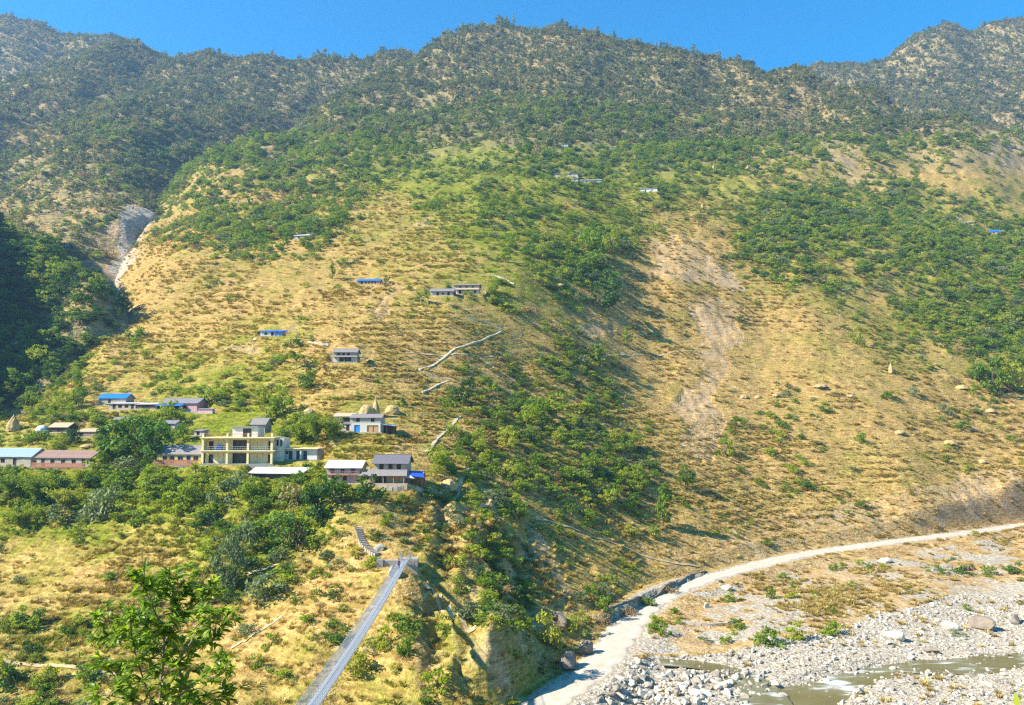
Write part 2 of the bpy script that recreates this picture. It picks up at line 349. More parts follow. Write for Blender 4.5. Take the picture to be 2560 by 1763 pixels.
def plain(name, col, rough=0.8, var=0.25, scale=2.0, spec=0.25, metal=0.0, bmp=0.0, streak=None):
    """one colour with the wear of two noises"""
    if name in _plain: return _plain[name]
    m, t, b = new_mat(name); v = mapped(t, streak or (1, 1, 1))
    f1 = noise(t, v, scale, 4); f2 = noise(t, v, scale * 6, 3)
    f = math_n(t, 'ADD', math_n(t, 'MULTIPLY', f1, 0.65), math_n(t, 'MULTIPLY', f2, 0.35))
    lo = tuple(c * (1 - var) for c in col); hi = tuple(min(1, c * (1 + var)) for c in col)
    t.links.new(ramp(t, f, [(0.3, lo), (0.7, hi)]), b.inputs['Base Color'])
    b.inputs['Roughness'].default_value = rough; b.inputs['Specular IOR Level'].default_value = spec; b.inputs['Metallic'].default_value = metal
    if bmp: bump(t, b, f2, 0.6, bmp)
    _plain[name] = m; return m

def terrain_mat(name, far=False):
    m, t, b = new_mat(name); b.inputs['Roughness'].default_value = 0.95; b.inputs['Specular IOR Level'].default_value = 0.05
    v1 = mapped(t, (1, 1, 1)); vs = mapped(t, (0.22, 0.22, 1.6))
    at = t.nodes.new('ShaderNodeAttribute'); at.attribute_name = 'cover'
    sp = t.nodes.new('ShaderNodeSeparateColor'); t.links.new(at.outputs['Color'], sp.inputs[0])
    g, bare, grav = sp.outputs[0], sp.outputs[1], sp.outputs[2]
    k = 0.35 if far else 1.0
    n_f = noise(t, v1, 1.1 * k, 4, 0.65); n_m = noise(t, v1, 0.16 * k, 4, 0.6); n_l = noise(t, v1, 0.035, 3); n_s = noise(t, vs, 1.3 * k, 3, 0.6)
    tex = math_n(t, 'ADD', math_n(t, 'MULTIPLY', n_f, 0.5), math_n(t, 'MULTIPLY', n_s, 0.5))
    dry = ramp(t, tex, [(0.31, (0.105, 0.056, 0.016)), (0.43, (0.29, 0.175, 0.048)), (0.55, (0.475, 0.308, 0.100)), (0.69, (0.66, 0.475, 0.20))])
    grn = ramp(t, tex, [(0.32, (0.045, 0.065, 0.006)), (0.46, (0.135, 0.16, 0.010)), (0.60, (0.26, 0.265, 0.022)), (0.74, (0.41, 0.36, 0.065))])
    soil = ramp(t, tex, [(0.30, (0.24, 0.14, 0.07)), (0.46, (0.43, 0.28, 0.15)), (0.58, (0.57, 0.40, 0.235)), (0.72, (0.70, 0.54, 0.35))])
    stone = ramp(t, noise(t, v1, 1.6 * k, 6, 0.7), [(0.28, (0.10, 0.08, 0.05)), (0.43, (0.32, 0.26, 0.18)), (0.56, (0.48, 0.41, 0.305)), (0.70, (0.66, 0.59, 0.475))])
    patch = math_n(t, 'ADD', math_n(t, 'MULTIPLY', math_n(t, 'SUBTRACT', n_m, 0.5), 1.5), math_n(t, 'MULTIPLY', math_n(t, 'SUBTRACT', n_l, 0.5), 1.2))
    gf = math_n(t, 'MULTIPLY', math_n(t, 'ADD', math_n(t, 'ADD', math_n(t, 'SUBTRACT', g, 0.05), patch), math_n(t, 'MULTIPLY', math_n(t, 'SUBTRACT', n_f, 0.5), 0.5)), 1.35, True)
    c = mix(t, gf, dry, grn)
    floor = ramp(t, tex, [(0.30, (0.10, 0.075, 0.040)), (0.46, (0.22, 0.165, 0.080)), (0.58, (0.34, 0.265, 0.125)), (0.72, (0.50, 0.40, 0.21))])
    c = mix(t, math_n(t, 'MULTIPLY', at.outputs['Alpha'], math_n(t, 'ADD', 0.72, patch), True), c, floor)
    bf = math_n(t, 'MULTIPLY', math_n(t, 'SUBTRACT', math_n(t, 'ADD', bare, math_n(t, 'MULTIPLY', patch, 0.9)), 0.40), 1.2, True)
    c = mix(t, bf, c, soil)
    geo = t.nodes.new('ShaderNodeNewGeometry'); sn = t.nodes.new('ShaderNodeSeparateXYZ'); t.links.new(geo.outputs['True Normal'], sn.inputs[0])
    st = math_n(t, 'MULTIPLY', math_n(t, 'SUBTRACT', math_n(t, 'ADD', 0.50, math_n(t, 'MULTIPLY', math_n(t, 'SUBTRACT', n_m, 0.5), 0.5)), sn.outputs[2]), 6.0, True)
    rock = ramp(t, tex, [(0.3, (0.12, 0.09, 0.055)), (0.48, (0.30, 0.23, 0.15)), (0.7, (0.50, 0.42, 0.32))])
    c = mix(t, math_n(t, 'MULTIPLY', st, math_n(t, 'SUBTRACT', 0.7, math_n(t, 'MULTIPLY', g, 0.9), True)), c, rock)
    gv = math_n(t, 'MULTIPLY', math_n(t, 'SUBTRACT', math_n(t, 'ADD', grav, math_n(t, 'MULTIPLY', patch, 0.35)), 0.4), 4.0, True)
    c = mix(t, gv, c, stone)
    t.links.new(c, b.inputs['Base Color'])
    bump(t, b, math_n(t, 'ADD', n_f, math_n(t, 'MULTIPLY', n_s, 1.2)), 1.0, 0.55 if not far else 1.6)
    return m
M_HILL = terrain_mat('dry_grass_slope'); M_FAR = terrain_mat('far_slope', True)

def mesh_np(name, verts, faces, mat=None, smooth=False):
    """faces: (n,k) int array of equal-sized polygons"""
    me = bpy.data.meshes.new(name); verts = np.asarray(verts, np.float32); faces = np.asarray(faces, np.int32); n, k = faces.shape
    me.vertices.add(len(verts)); me.vertices.foreach_set('co', verts.ravel())
    me.loops.add(n * k); me.loops.foreach_set('vertex_index', faces.ravel())
    me.polygons.add(n); me.polygons.foreach_set('loop_start', np.arange(0, n * k, k, dtype=np.int32))
    if smooth: me.polygons.foreach_set('use_smooth', np.ones(n, bool))
    me.update(calc_edges=True)
    if mat is not None: me.materials.append(mat)
    return me
def link(name, me, parent=None):
    o = bpy.data.objects.new(name, me); C.objects.link(o)
    if parent is not None: o.parent = parent
    return o
def grid_faces(nr, nc):
    i = np.arange(nr - 1)[:, None] * nc + np.arange(nc - 1)[None, :]
    return np.stack([i, i + 1, i + nc + 1, i + nc], -1).reshape(-1, 4)
def cover_attr(me, x, y, z, far=False):
    px, py = project(x, y, z)
    gr = lookup(GREEN, px, py) / 9.0; ba = bare_mask(px, py, x, y)
    gv = np.zeros(len(x))
    if not far:
        wx = px + 30 * fbm(x * .1, y * .1, 3, 61); wy = py + 16 * fbm(x * .1, y * .1, 3, 65)
        gv = np.maximum(inpoly(GRAVEL_POLY, wx, wy).astype(float), sstep(2.3, 1.2, z) * (y < 175))
        d, zr, tt = seg_dist(ROAD, x, y); gv = np.maximum(gv, 0.75 * sstep(5.5, 3.2, d))
        ba = np.maximum(ba, 0.80 * (z < 12) * inpoly([(1640,1480),(2560,1290),(3000,1270),(3000,1500),(2100,1620),(1540,1640)], px, py))
        ba = np.maximum(ba, 0.7 * inpoly([(1640,1425),(1700,1370),(1900,1300),(2250,1230),(2600,1150),(2600,1300),(2000,1385)], wx, wy))
        gv = np.maximum(gv, (.42 + 1.2 * fbm(x / 9, y / 9, 3, 611)) * (z < 9) * inpoly([(1640,1500),(2560,1330),(3000,1300),(3000,1500),(2100,1620),(1540,1640)], px, py))
        ba = np.maximum(ba, (.48 + 1.1 * fbm(x / 7, y / 7, 3, 621)) * inpoly([(1050,1240),(1330,1290),(1420,1480),(1340,1790),(1060,1790),(1010,1450)], wx, wy)); ba = np.clip(ba, 0, 1)
        for q, hz in FIELDS: ba = np.where(inpoly(q, px, py), 0.0, ba)
    gv = np.maximum(gv, .75 * inpoly(BARE_POLYS[2], px + 25 * fbm(x / 12, y / 12, 3, 93), py + 25 * fbm(x / 12, y / 12, 3, 94)))
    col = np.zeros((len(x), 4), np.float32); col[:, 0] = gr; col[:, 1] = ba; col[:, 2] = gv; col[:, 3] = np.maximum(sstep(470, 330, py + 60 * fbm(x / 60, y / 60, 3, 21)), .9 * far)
    a = me.color_attributes.new('cover', 'FLOAT_COLOR', 'POINT'); a.data.foreach_set('color', col.ravel())
def build_terrain():
    u = (np.linspace(-480, 3040, 760) - CX) / F
    y = np.concatenate([np.linspace(-30, 104, 24), np.exp(np.linspace(math.log(106), math.log(330), 390)), np.exp(np.linspace(math.log(331.5), math.log(1450), 350))])
    Y, U = np.meshgrid(y, u, indexing='ij'); X = U * np.maximum(Y, 40.0)
    Z = height_main(X, Y)
    # cut away what lies far beyond the crest
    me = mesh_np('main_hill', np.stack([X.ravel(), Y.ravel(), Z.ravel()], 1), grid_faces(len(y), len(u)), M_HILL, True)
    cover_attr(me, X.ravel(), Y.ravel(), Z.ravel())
    o = link('main_hill', me); o['kind'] = 'structure'
    for nm, L, p0, p1, y0, y1, nc, nr in (('left_hill', LB, -420, 1150, 390, 1600, 300, 300), ('shaded_hill', LC, -420, 480, 270, 520, 130, 130), ('far_hill', LD, 1650, 2980, 950, 2000, 220, 200), ('back_hill', LE, -420, 700, 1100, 1800, 140, 110)):
        u = (np.linspace(p0, p1, nc) - CX) / F; y = np.exp(np.linspace(math.log(y0), math.log(y1), nr))
        Y, U = np.meshgrid(y, u, indexing='ij'); X = U * Y; Z = height_layer(L, X, Y)
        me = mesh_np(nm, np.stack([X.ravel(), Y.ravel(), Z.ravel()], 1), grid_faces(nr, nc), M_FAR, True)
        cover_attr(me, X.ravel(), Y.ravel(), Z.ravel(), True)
        o = link(nm, me); o['kind'] = 'structure'

# ------------------------------------------------------------------ vegetation
def leaf_mat(name, stops, transl=0.25, tint=True, rough=0.7):
    """leaf colours vary from plant to plant (object random) and from leaf to leaf (noise)"""
    m, t, b = new_mat(name); v = mapped(t, (1, 1, 1))
    oi = t.nodes.new('ShaderNodeObjectInfo')
    f = math_n(t, 'ADD', math_n(t, 'MULTIPLY', oi.outputs['Random'], 0.62), math_n(t, 'MULTIPLY', noise(t, v, 9.0, 2), 0.38))
    c = ramp(t, f, stops); t.links.new(c, b.inputs['Base Color'])
    b.inputs['Roughness'].default_value = rough; b.inputs['Specular IOR Level'].default_value = 0.2
    tr = t.nodes.new('ShaderNodeBsdfTranslucent'); t.links.new(mix(t, 1.0, c, (1.35, 1.45, 0.55), 'MULTIPLY'), tr.inputs['Color'])
    ms = t.nodes.new('ShaderNodeMixShader'); ms.inputs[0].default_value = transl
    out = t.nodes['Material Output']; t.links.new(b.outputs[0], ms.inputs[1]); t.links.new(tr.outputs[0], ms.inputs[2]); t.links.new(ms.outputs[0], out.inputs['Surface'])
    return m
L_FOREST = leaf_mat('forest_leaf', [(0.10, (0.055, 0.085, 0.030)), (0.38, (0.12, 0.155, 0.048)), (0.64, (0.205, 0.215, 0.066)), (0.9, (0.34, 0.25, 0.11))], 0.3)
L_GREEN = leaf_mat('green_leaf', [(0.12, (0.085, 0.155, 0.012)), (0.42, (0.175, 0.255, 0.016)), (0.68, (0.29, 0.335, 0.022)), (0.9, (0.42, 0.38, 0.045))], 0.4)
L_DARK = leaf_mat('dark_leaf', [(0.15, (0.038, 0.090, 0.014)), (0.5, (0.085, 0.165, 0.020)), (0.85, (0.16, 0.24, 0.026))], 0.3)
L_LIME = leaf_mat('lime_leaf', [(0.15, (0.13, 0.20, 0.012)), (0.5, (0.24, 0.29, 0.020)), (0.85, (0.36, 0.35, 0.035))], 0.35)
L_DRY = leaf_mat('dry_leaf', [(0.15, (0.17, 0.11, 0.045)), (0.5, (0.32, 0.215, 0.09)), (0.85, (0.44, 0.32, 0.14))], 0.2)
L_GRASS = leaf_mat('grass_blade', [(0.12, (0.17, 0.105, 0.026)), (0.40, (0.36, 0.245, 0.062)), (0.62, (0.50, 0.365, 0.115)), (0.88, (0.65, 0.51, 0.22))], 0.3)
L_GRASSG = leaf_mat('green_grass_blade', [(0.12, (0.11, 0.13, 0.008)), (0.45, (0.21, 0.23, 0.016)), (0.8, (0.36, 0.33, 0.040))], 0.35)
L_GREY = leaf_mat('grey_green_leaf', [(0.15, (0.085, 0.120, 0.045)), (0.5, (0.155, 0.195, 0.080)), (0.85, (0.24, 0.27, 0.12))], 0.25)
M_BARK = plain('bark', (0.16, 0.115, 0.075), 0.9, 0.4, 5.0, bmp=0.02)
M_BARKP = plain('pale_bark', (0.34, 0.29, 0.22), 0.9, 0.4, 5.0, bmp=0.02)

def rand_dirs(n, rng):
    v = rng.normal(size=(n, 3)); return v / np.linalg.norm(v, axis=1)[:, None]
def cards(cen, nrm, size, rng, aspect=0.62):
    """leaf-shaped quads: centres, normals, lengths"""
    n = len(cen); t = np.cross(nrm, rand_dirs(n, rng)); t /= np.linalg.norm(t, axis=1)[:, None] + 1e-9
    b = np.cross(nrm, t); s = np.asarray(size).reshape(-1, 1)
    bend = nrm * s * 0.16
    v = np.stack([cen - t * s, cen + b * s * aspect - bend, cen + t * s, cen - b * s * aspect - bend], 1).reshape(-1, 3)
    return v, np.arange(4 * n).reshape(-1, 4)
def crown_mesh(name, mat, seed, nclump=16, ncard=40, rx=0.5, z0=0.15, z1=1.0, clump=0.2, leaf=0.055, shape='dome', droop=0.0):
    rng = np.random.default_rng(seed); cs = []; 
    while len(cs) < nclump:
        p = rng.uniform(-1, 1, 3); r = math.hypot(p[0], p[1]); h = (p[2] + 1) / 2
        if shape == 'dome': lim = math.sqrt(max(0.0, 1 - (max(h - 0.35, 0) / 0.65) ** 2)) * (0.75 + 0.25 * min(1, h / 0.35))
        elif shape == 'cone': lim = 0.15 + 0.85 * (1 - h) ** 0.8 if h > 0.15 else 0.8
        elif shape == 'column': lim = 0.55 + 0.45 * math.sin(h * math.pi)
        elif shape == 'low': lim = math.sqrt(max(0.0, 1 - h * h))
        elif shape == 'flat': lim = 1.0 if h > 0.45 else 0.35
        else: lim = 1.0
        if r > lim or r < lim * 0.25 * rng.random(): continue
        cs.append((p[0] * rx, p[1] * rx, z0 + h * (z1 - z0), rng.uniform(0.6, 1.25)))
    V = []; Fc = []; o = 0
    for x, y, z, k in cs:
        n = int(ncard * k); d = rand_dirs(n, rng); d[:, 2] = d[:, 2] * 0.75 + 0.1
        rad = clump * k * rng.uniform(0.55, 1.0, n) ** 0.6
        cen = np.array([x, y, z]) + d * rad[:, None] * np.array([1, 1, 0.72])
        nr = d * 0.7 + rand_dirs(n, rng) * 0.75 + np.array([0, 0, 0.35]); nr /= np.linalg.norm(nr, axis=1)[:, None]
        if droop: cen[:, 2] -= droop * rng.random(n) * rad
        v, f = cards(cen, nr, leaf * rng.uniform(0.6, 1.3, n), rng); V.append(v); Fc.append(f + o); o += len(v)
    return mesh_np(name, np.concatenate(V), np.concatenate(Fc), mat)
class MB:
    """collects boxes, prisms, tubes and lathes into one mesh"""
    def __init__(s): s.v = []; s.f = []
    def add(s, verts, faces):
        o = len(s.v); s.v += [tuple(p) for p in verts]; s.f += [tuple(i + o for i in q) for q in faces]
    def box(s, x0, x1, y0, y1, z0, z1):
        s.add([(x0,y0,z0),(x1,y0,z0),(x1,y1,z0),(x0,y1,z0),(x0,y0,z1),(x1,y0,z1),(x1,y1,z1),(x0,y1,z1)], [(0,3,2,1),(4,5,6,7),(0,1,5,4),(1,2,6,5),(2,3,7,6),(3,0,4,7)])
    def hexa(s, p): s.add(p, [(0,3,2,1),(4,5,6,7),(0,1,5,4),(1,2,6,5),(2,3,7,6),(3,0,4,7)])
    def slab(s, a, b, c, d, th):
        """a sloping plate: four top corners, thickness down along the normal"""
        a, b, c, d = map(Vector, (a, b, c, d)); n = (b - a).cross(d - a).normalized()
        if n.z < 0: n = -n
        q = [p - n * th for p in (a, b, c, d)]; s.hexa([tuple(p) for p in q] + [tuple(p) for p in (a, b, c, d)])
    def tube(s, pts, rads, n=6):
        pts = [Vector(p) for p in pts]; o = len(s.v)
        if not hasattr(rads, '__len__'): rads = [rads] * len(pts)
        for i, p in enumerate(pts):
            d = (pts[min(i + 1, len(pts) - 1)] - pts[max(i - 1, 0)]).normalized(); a = d.orthogonal().normalized(); b = d.cross(a)
            for k in range(n):
                w = 2 * math.pi * k / n; s.v.append(tuple(p + (a * math.cos(w) + b * math.sin(w)) * rads[i]))
        for i in range(len(pts) - 1):
            for k in range(n):
                s.f.append((o + i * n + k, o + i * n + (k + 1) % n, o + (i + 1) * n + (k + 1) % n, o + (i + 1) * n + k))
        s.f.append(tuple(o + k for k in range(n))[::-1]); s.f.append(tuple(o + (len(pts) - 1) * n + k for k in range(n)))
    def mesh(s, name, mat, smooth=False):
        me = bpy.data.meshes.new(name); me.from_pydata(s.v, [], s.f); me.update()
        if mat is not None: me.materials.append(mat)
        if smooth: me.polygons.foreach_set('use_smooth', [True] * len(me.polygons))
        return me
    def build(s, name, mat, parent=None, smooth=False): return link(name, s.mesh(name, mat, smooth), parent)
def trunk_mesh(name, mat, seed, h=0.55, r=0.035, limbs=4, spread=0.3):
    rng = random.Random(seed); m = MB()
    p = [(0, 0, -0.15)] + [(rng.uniform(-.03, .03), rng.uniform(-.03, .03), h * k / 3) for k in range(4)]
    m.tube(p, [r * 1.3, r, r * .85, r * .65, r * .45], 6)
    for i in range(limbs):
        a = rng.uniform(0, 6.28); z = h * rng.uniform(0.35, 0.95); l = spread * rng.uniform(.7, 1.1)
        m.tube([(0, 0, z), (math.cos(a) * l * .5, math.sin(a) * l * .5, z + .12), (math.cos(a) * l, math.sin(a) * l, z + .27)], [r * .5, r * .32, r * .12], 5)
    return m.mesh(name, mat)
# crowns of unit height
CROWN = {
 'forest': [crown_mesh('crown', L_FOREST, 100 + i, 11, 15, .42, .22, 1.0, .19, .085, 'dome') for i in range(4)],
 'pine': [crown_mesh('crown', L_FOREST, 110 + i, 12, 16, .30, .20, 1.0, .12, .07, 'cone') for i in range(2)],
 'tree': [crown_mesh('crown', L_GREEN, 120 + i, 22, 42, .46, .22, 1.0, .17, .045, 'dome') for i in range(4)],
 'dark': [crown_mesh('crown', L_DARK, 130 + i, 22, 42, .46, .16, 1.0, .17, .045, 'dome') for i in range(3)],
 'bush': [crown_mesh('crown', L_GREEN, 140 + i, 15, 40, .62, .05, .9, .24, .062, 'low') for i in range(4)],
 'greybush': [crown_mesh('crown', L_GREY, 150 + i, 16, 44, .62, .05, .9, .24, .055, 'low') for i in range(2)],
 'drybush': [crown_mesh('crown', L_DRY, 160 + i, 12, 34, .6, .05, .9, .24, .050, 'low') for i in range(2)],
 'lime': [crown_mesh('crown', L_LIME, 170 + i, 18, 44, .56, .05, .95, .22, .055, 'low', .5) for i in range(2)],
 'darkbush': [crown_mesh('crown', L_DARK, 180 + i, 15, 40, .62, .05, .9, .24, .062, 'low') for i in range(3)],
 'column': [crown_mesh('crown', L_GREEN, 190 + i, 18, 36, .25, .12, 1.0, .12, .045, 'column') for i in range(2)],
}
TRUNK = [trunk_mesh('trunk', M_BARK, 5 + i, .6, .03, 4) for i in range(3)]
TRUNKP = [trunk_mesh('trunk', M_BARKP, 15 + i, .62, .022, 5) for i in range(2)]
STEMS = []
for i in range(2):
    m = MB(); rg = random.Random(60 + i)
    for k in range(6):
        a = rg.uniform(0, 6.28); l = rg.uniform(.15, .4); m.tube([(math.cos(a) * .05, math.sin(a) * .05, -.15), (math.cos(a) * l * .5, math.sin(a) * l * .5, .25), (math.cos(a) * l, math.sin(a) * l, .55)], [.02, .015, .006], 5)
    STEMS.append(m.mesh('stem', M_BARK))
def tuft_mesh(name, mat, seed, n=34, lean=0.5):
    rng = np.random.default_rng(seed); a = rng.uniform(0, 6.283, n); r = rng.uniform(0, .38, n); h = rng.uniform(.45, 1.0, n); l = lean * rng.uniform(.3, 1, n)
    base = np.stack([np.cos(a) * r, np.sin(a) * r, -0.1 * np.ones(n)], 1); a2 = a + rng.uniform(-.7, .7, n); w = rng.uniform(.03, .06, n)
    tip = base + np.stack([np.cos(a2) * l, np.sin(a2) * l, h], 1); side = np.stack([-np.sin(a2) * w, np.cos(a2) * w, 0 * w], 1)
    mid = base * .45 + tip * .55 + np.array([0, 0, .12])
    v = np.stack([base - side, base + side, mid + side * .9, mid - side * .9, tip + side * .15, tip - side * .15], 1).reshape(-1, 3)
    k = np.arange(n) * 6
    f = np.concatenate([np.stack([k, k + 1, k + 2, k + 3], 1), np.stack([k + 3, k + 2, k + 4, k + 5], 1)])
    return mesh_np(name, v, f, mat)
TUFT = [tuft_mesh('blades', L_GRASS, 201), tuft_mesh('blades', L_GRASS, 202, 40, .8)]
TUFTG = [tuft_mesh('blades', L_GRASSG, 203), tuft_mesh('blades', L_GRASSG, 204, 40, .8)]

# -- one point cloud object per mass, instanced by geometry nodes
def stuff(name, me_list, pts, scl, rot, label):
    """scatter a list of meshes on points; the mass is ONE object"""
    n = len(pts)
    if n == 0: return
    me = bpy.data.meshes.new(name); me.vertices.add(n); me.vertices.foreach_set('co', np.asarray(pts, np.float32).ravel())
    a = me.attributes.new('siz', 'FLOAT_VECTOR', 'POINT'); a.data.foreach_set('vector', np.asarray(scl, np.float32).ravel())
    a = me.attributes.new('rot', 'FLOAT_VECTOR', 'POINT'); a.data.foreach_set('vector', np.asarray(rot, np.float32).ravel())
    a = me.attributes.new('pick', 'INT', 'POINT'); a.data.foreach_set('value', RNG.integers(0, len(me_list), n).astype(np.int32))
    o = link(name, me); o['kind'] = 'stuff'; o['label'] = label
    ng = bpy.data.node_groups.new(name, 'GeometryNodeTree')
    ng.interface.new_socket('Geometry', in_out='INPUT', socket_type='NodeSocketGeometry'); ng.interface.new_socket('Geometry', in_out='OUTPUT', socket_type='NodeSocketGeometry')
    gi = ng.nodes.new('NodeGroupInput'); go = ng.nodes.new('NodeGroupOutput'); ip = ng.nodes.new('GeometryNodeInstanceOnPoints')
    jn = ng.nodes.new('GeometryNodeGeometryToInstance')
    for mm in reversed(me_list):
        oi = ng.nodes.new('GeometryNodeObjectInfo'); oi.inputs['Object'].default_value = proto(mm); oi.inputs['As Instance'].default_value = True
        ng.links.new(oi.outputs['Geometry'], jn.inputs[0])
    # Geometry to Instance keeps each joined geometry; use a join so that 'pick instance' can choose
    jg = ng.nodes.new('GeometryNodeJoinGeometry')
    ng.nodes.remove(jn)
    for nn in [x for x in ng.nodes if x.bl_idname == 'GeometryNodeObjectInfo']: ng.links.new(nn.outputs['Geometry'], jg.inputs[0])
    ng.links.new(jg.outputs[0], ip.inputs['Instance']); ip.inputs['Pick Instance'].default_value = True
    def attr(nm, typ):
        q = ng.nodes.new('GeometryNodeInputNamedAttribute'); q.data_type = typ; q.inputs['Name'].default_value = nm
        return next(s for s in q.outputs if s.enabled and s.name == 'Attribute')
    ng.links.new(attr('pick', 'INT'), ip.inputs['Instance Index']); ng.links.new(attr('siz', 'FLOAT_VECTOR'), ip.inputs['Scale'])
    er = ng.nodes.new('FunctionNodeEulerToRotation'); ng.links.new(attr('rot', 'FLOAT_VECTOR'), er.inputs[0]); ng.links.new(er.outputs[0], ip.inputs['Rotation'])
    ng.links.new(gi.outputs[0], ip.inputs['Points']); ng.links.new(ip.outputs[0], go.inputs[0])
    md = o.modifiers.new('scatter', 'NODES'); md.node_group = ng
    return o
_protos = {}
def proto(me):
    """a mesh needs an object for the node; the first plant that uses it in view serves"""
    return _protos[me.name]

# -- where things grow
def scatter(u0, u1, y0, y1, per_m2, dens_fn, cap=400000):
    """random points uniform per square metre, thinned by dens_fn(px, py, x, y, z, hill) in 0..1"""
    A = (u1 - u0) * (y1 ** 2 - y0 ** 2) / 2; n = int(min(A * per_m2, cap))
    u = RNG.uniform(u0, u1, n); y = np.sqrt(RNG.uniform(y0 ** 2, y1 ** 2, n)); x = u * y
    z, k = top_height(x, y); px, py = project(x, y, z)
    keep = RNG.random(n) < dens_fn(px, py, x, y, z, k)
    return np.stack([x, y, z, px, py, k], 1)[keep]
CLEAR = []                                              # polygons in the photo kept free: buildings, yards, paths
def clear_mask(px, py, x, y):
    m = np.ones(px.shape)
    for q in CLEAR: m = m * (~inpoly(q, px, py))
    d, _, t = seg_dist(ROAD, x, y); m = m * (d > np.interp(t, np.arange(len(ROADW)), ROADW) + 0.9)
    d, _, t = seg_dist(RIVER, x, y); m = m * (d > np.interp(t, np.arange(len(RIVW)), RIVW) + 0.4)
    d, _, t = seg_dist(BROOK, x, y); m = m * (d > np.interp(t, np.arange(len(BROOKW)), BROOKW) + 0.2)
    for q, hz in FIELDS: m = m * (~inpoly(q, px, py))
    for (ax, ay, az, hw_, hd_, rz) in PADS:
        c, s_ = math.cos(rz), math.sin(rz); lx = (x - ax) * c + (y - ay) * s_; ly = -(x - ax) * s_ + (y - ay) * c
        m = m * ~((np.abs(lx) < hw_ + 0.8) & (np.abs(ly) < hd_ + 1.2))
    for line, w in WAYS:
        d, _, _ = seg_dist(line, x, y); m = m * (d > w)
    return m
WAYS = []
def clumpy(x, y, s, seed): return fbm(x / s, y / s, 3, seed) + 0.5

def thing(name, label, cat, loc, rz=0.0, group=None):
    o = bpy.data.objects.new(name, None); C.objects.link(o); o.location = loc; o.rotation_euler = (0, 0, rz); o.empty_display_size = 0.5
    o['label'] = label; o['category'] = cat
    if group: o['group'] = group
    return o
def plant(name, label, cat, loc, h, w, kind, i=0, rz=None, group=None, trunk=True):
    t = thing(name, label, cat, loc, RNG.uniform(0, 6.28) if rz is None else rz, group); t.scale = (w, w, h)
    cm = CROWN[kind][i % len(CROWN[kind])]; c = link('crown', cm, t)
    if cm.name not in _protos: _protos[cm.name] = c
    if trunk:
        low_kind = kind in ('bush', 'greybush', 'drybush', 'lime', 'darkbush')
        link('stem' if low_kind else 'trunk', (STEMS[i % 2] if low_kind else TRUNK[i % 3]), t)
    return t

# ------------------------------------------------------------------ where the built things stand (levels the ground under them)
class Site: pass
def site(key, px, py, wpx, depth, rz=0.0, lo=110.0, dz=0.0, pad=True, padw=0.6):
    """px, py: middle of the front edge at the ground in the photo; wpx: width there in the photo's pixels"""
    g = ground(px, py, lo, layer=1); s = Site(); fwd = g[1] * math.cos(PITCH) + (g[2] - CAMZ) * math.sin(PITCH)
    s.m = fwd / F; s.w = wpx * s.m / max(0.6, math.cos(R(rz))); s.rz = R(rz - 9.0); s.loc = np.array([g[0], g[1], g[2] + dz]); s.d = depth; s.key = key
    if pad:
        c, sn = math.cos(s.rz), math.sin(s.rz)
        s_pad = (g[0] - sn * depth / 2, g[1] + c * depth / 2, g[2] + dz, s.w / 2 + padw, depth / 2 + padw, s.rz); NEWPADS.append(s_pad)
    SITES[key] = s; return s
SITES = {}; NEWPADS = []
site('concrete', 591, 1161, 174, 8.0, 8); site('annex', 748, 1152, 92, 5.0, 3)
site('school', 448, 1164, 120, 7.0, 2); site('rusty', 157, 1168, 150, 7.0, -1); site('tin', 26, 1166, 112, 7.0, 0)
site('shed', 688, 1197, 136, 4.0, 1); site('white', 858, 1211, 82, 6.5, 7); site('slate', 962, 1210, 104, 7.5, 6)
site('blue_door', 914, 1083, 74, 5.5, 6); site('hut_left', 866, 1081, 22, 3.5, 3); site('hut_back', 860, 1062, 44, 3.5, 2)
site('porch', 862, 911, 60, 6.0, 10); site('tarp', 678, 842, 54, 5.0, 8); site('blue_hut', 921, 714, 56, 5.0, 6)
site('long_a', 1105, 741, 54, 6.0, 7); site('long_b', 1166, 739, 62, 7.0, 6)
site('grey_row', 305, 1026, 72, 5.0, 2); site('blue_row', 280, 1012, 74, 4.5, 0); site('pale_row', 365, 1024, 50, 4.0, 2); site('pink', 448, 1031, 92, 7.0, 3)
site('dark_hut', 146, 1083, 48, 4.5, 0); site('rubble', 214, 1094, 52, 4.5, 5); site('grey_small', 300, 1064, 40, 4.0, 0); site('purple_small', 422, 1074, 32, 4.0, 0); site('behind', 645, 1082, 34, 5.0, 4); site('tiny_grey', 495, 1092, 20, 3.5, 0)
for k, px, py, w in (('far_a', 1414, 445, 60), ('far_b', 1432, 456, 26), ('far_c', 1477, 461, 52), ('far_white', 1622, 483, 42), ('far_e', 755, 601, 44), ('far_f', 790, 594, 24), ('far_g', 1247, 309, 32), ('far_h', 1282, 310, 24), ('far_i', 1412, 370, 16), ('far_j', 2420, 564, 24), ('far_blue', 2490, 586, 24), ('far_l', 1838, 436, 24)):
    site(k, px, py, w, 5.5, RNG.uniform(-6, 8))
for k, px, py in (('pink_wall', 512, 1036),): site(k, px, py, 40, 1.5, 0)
STACKS = []
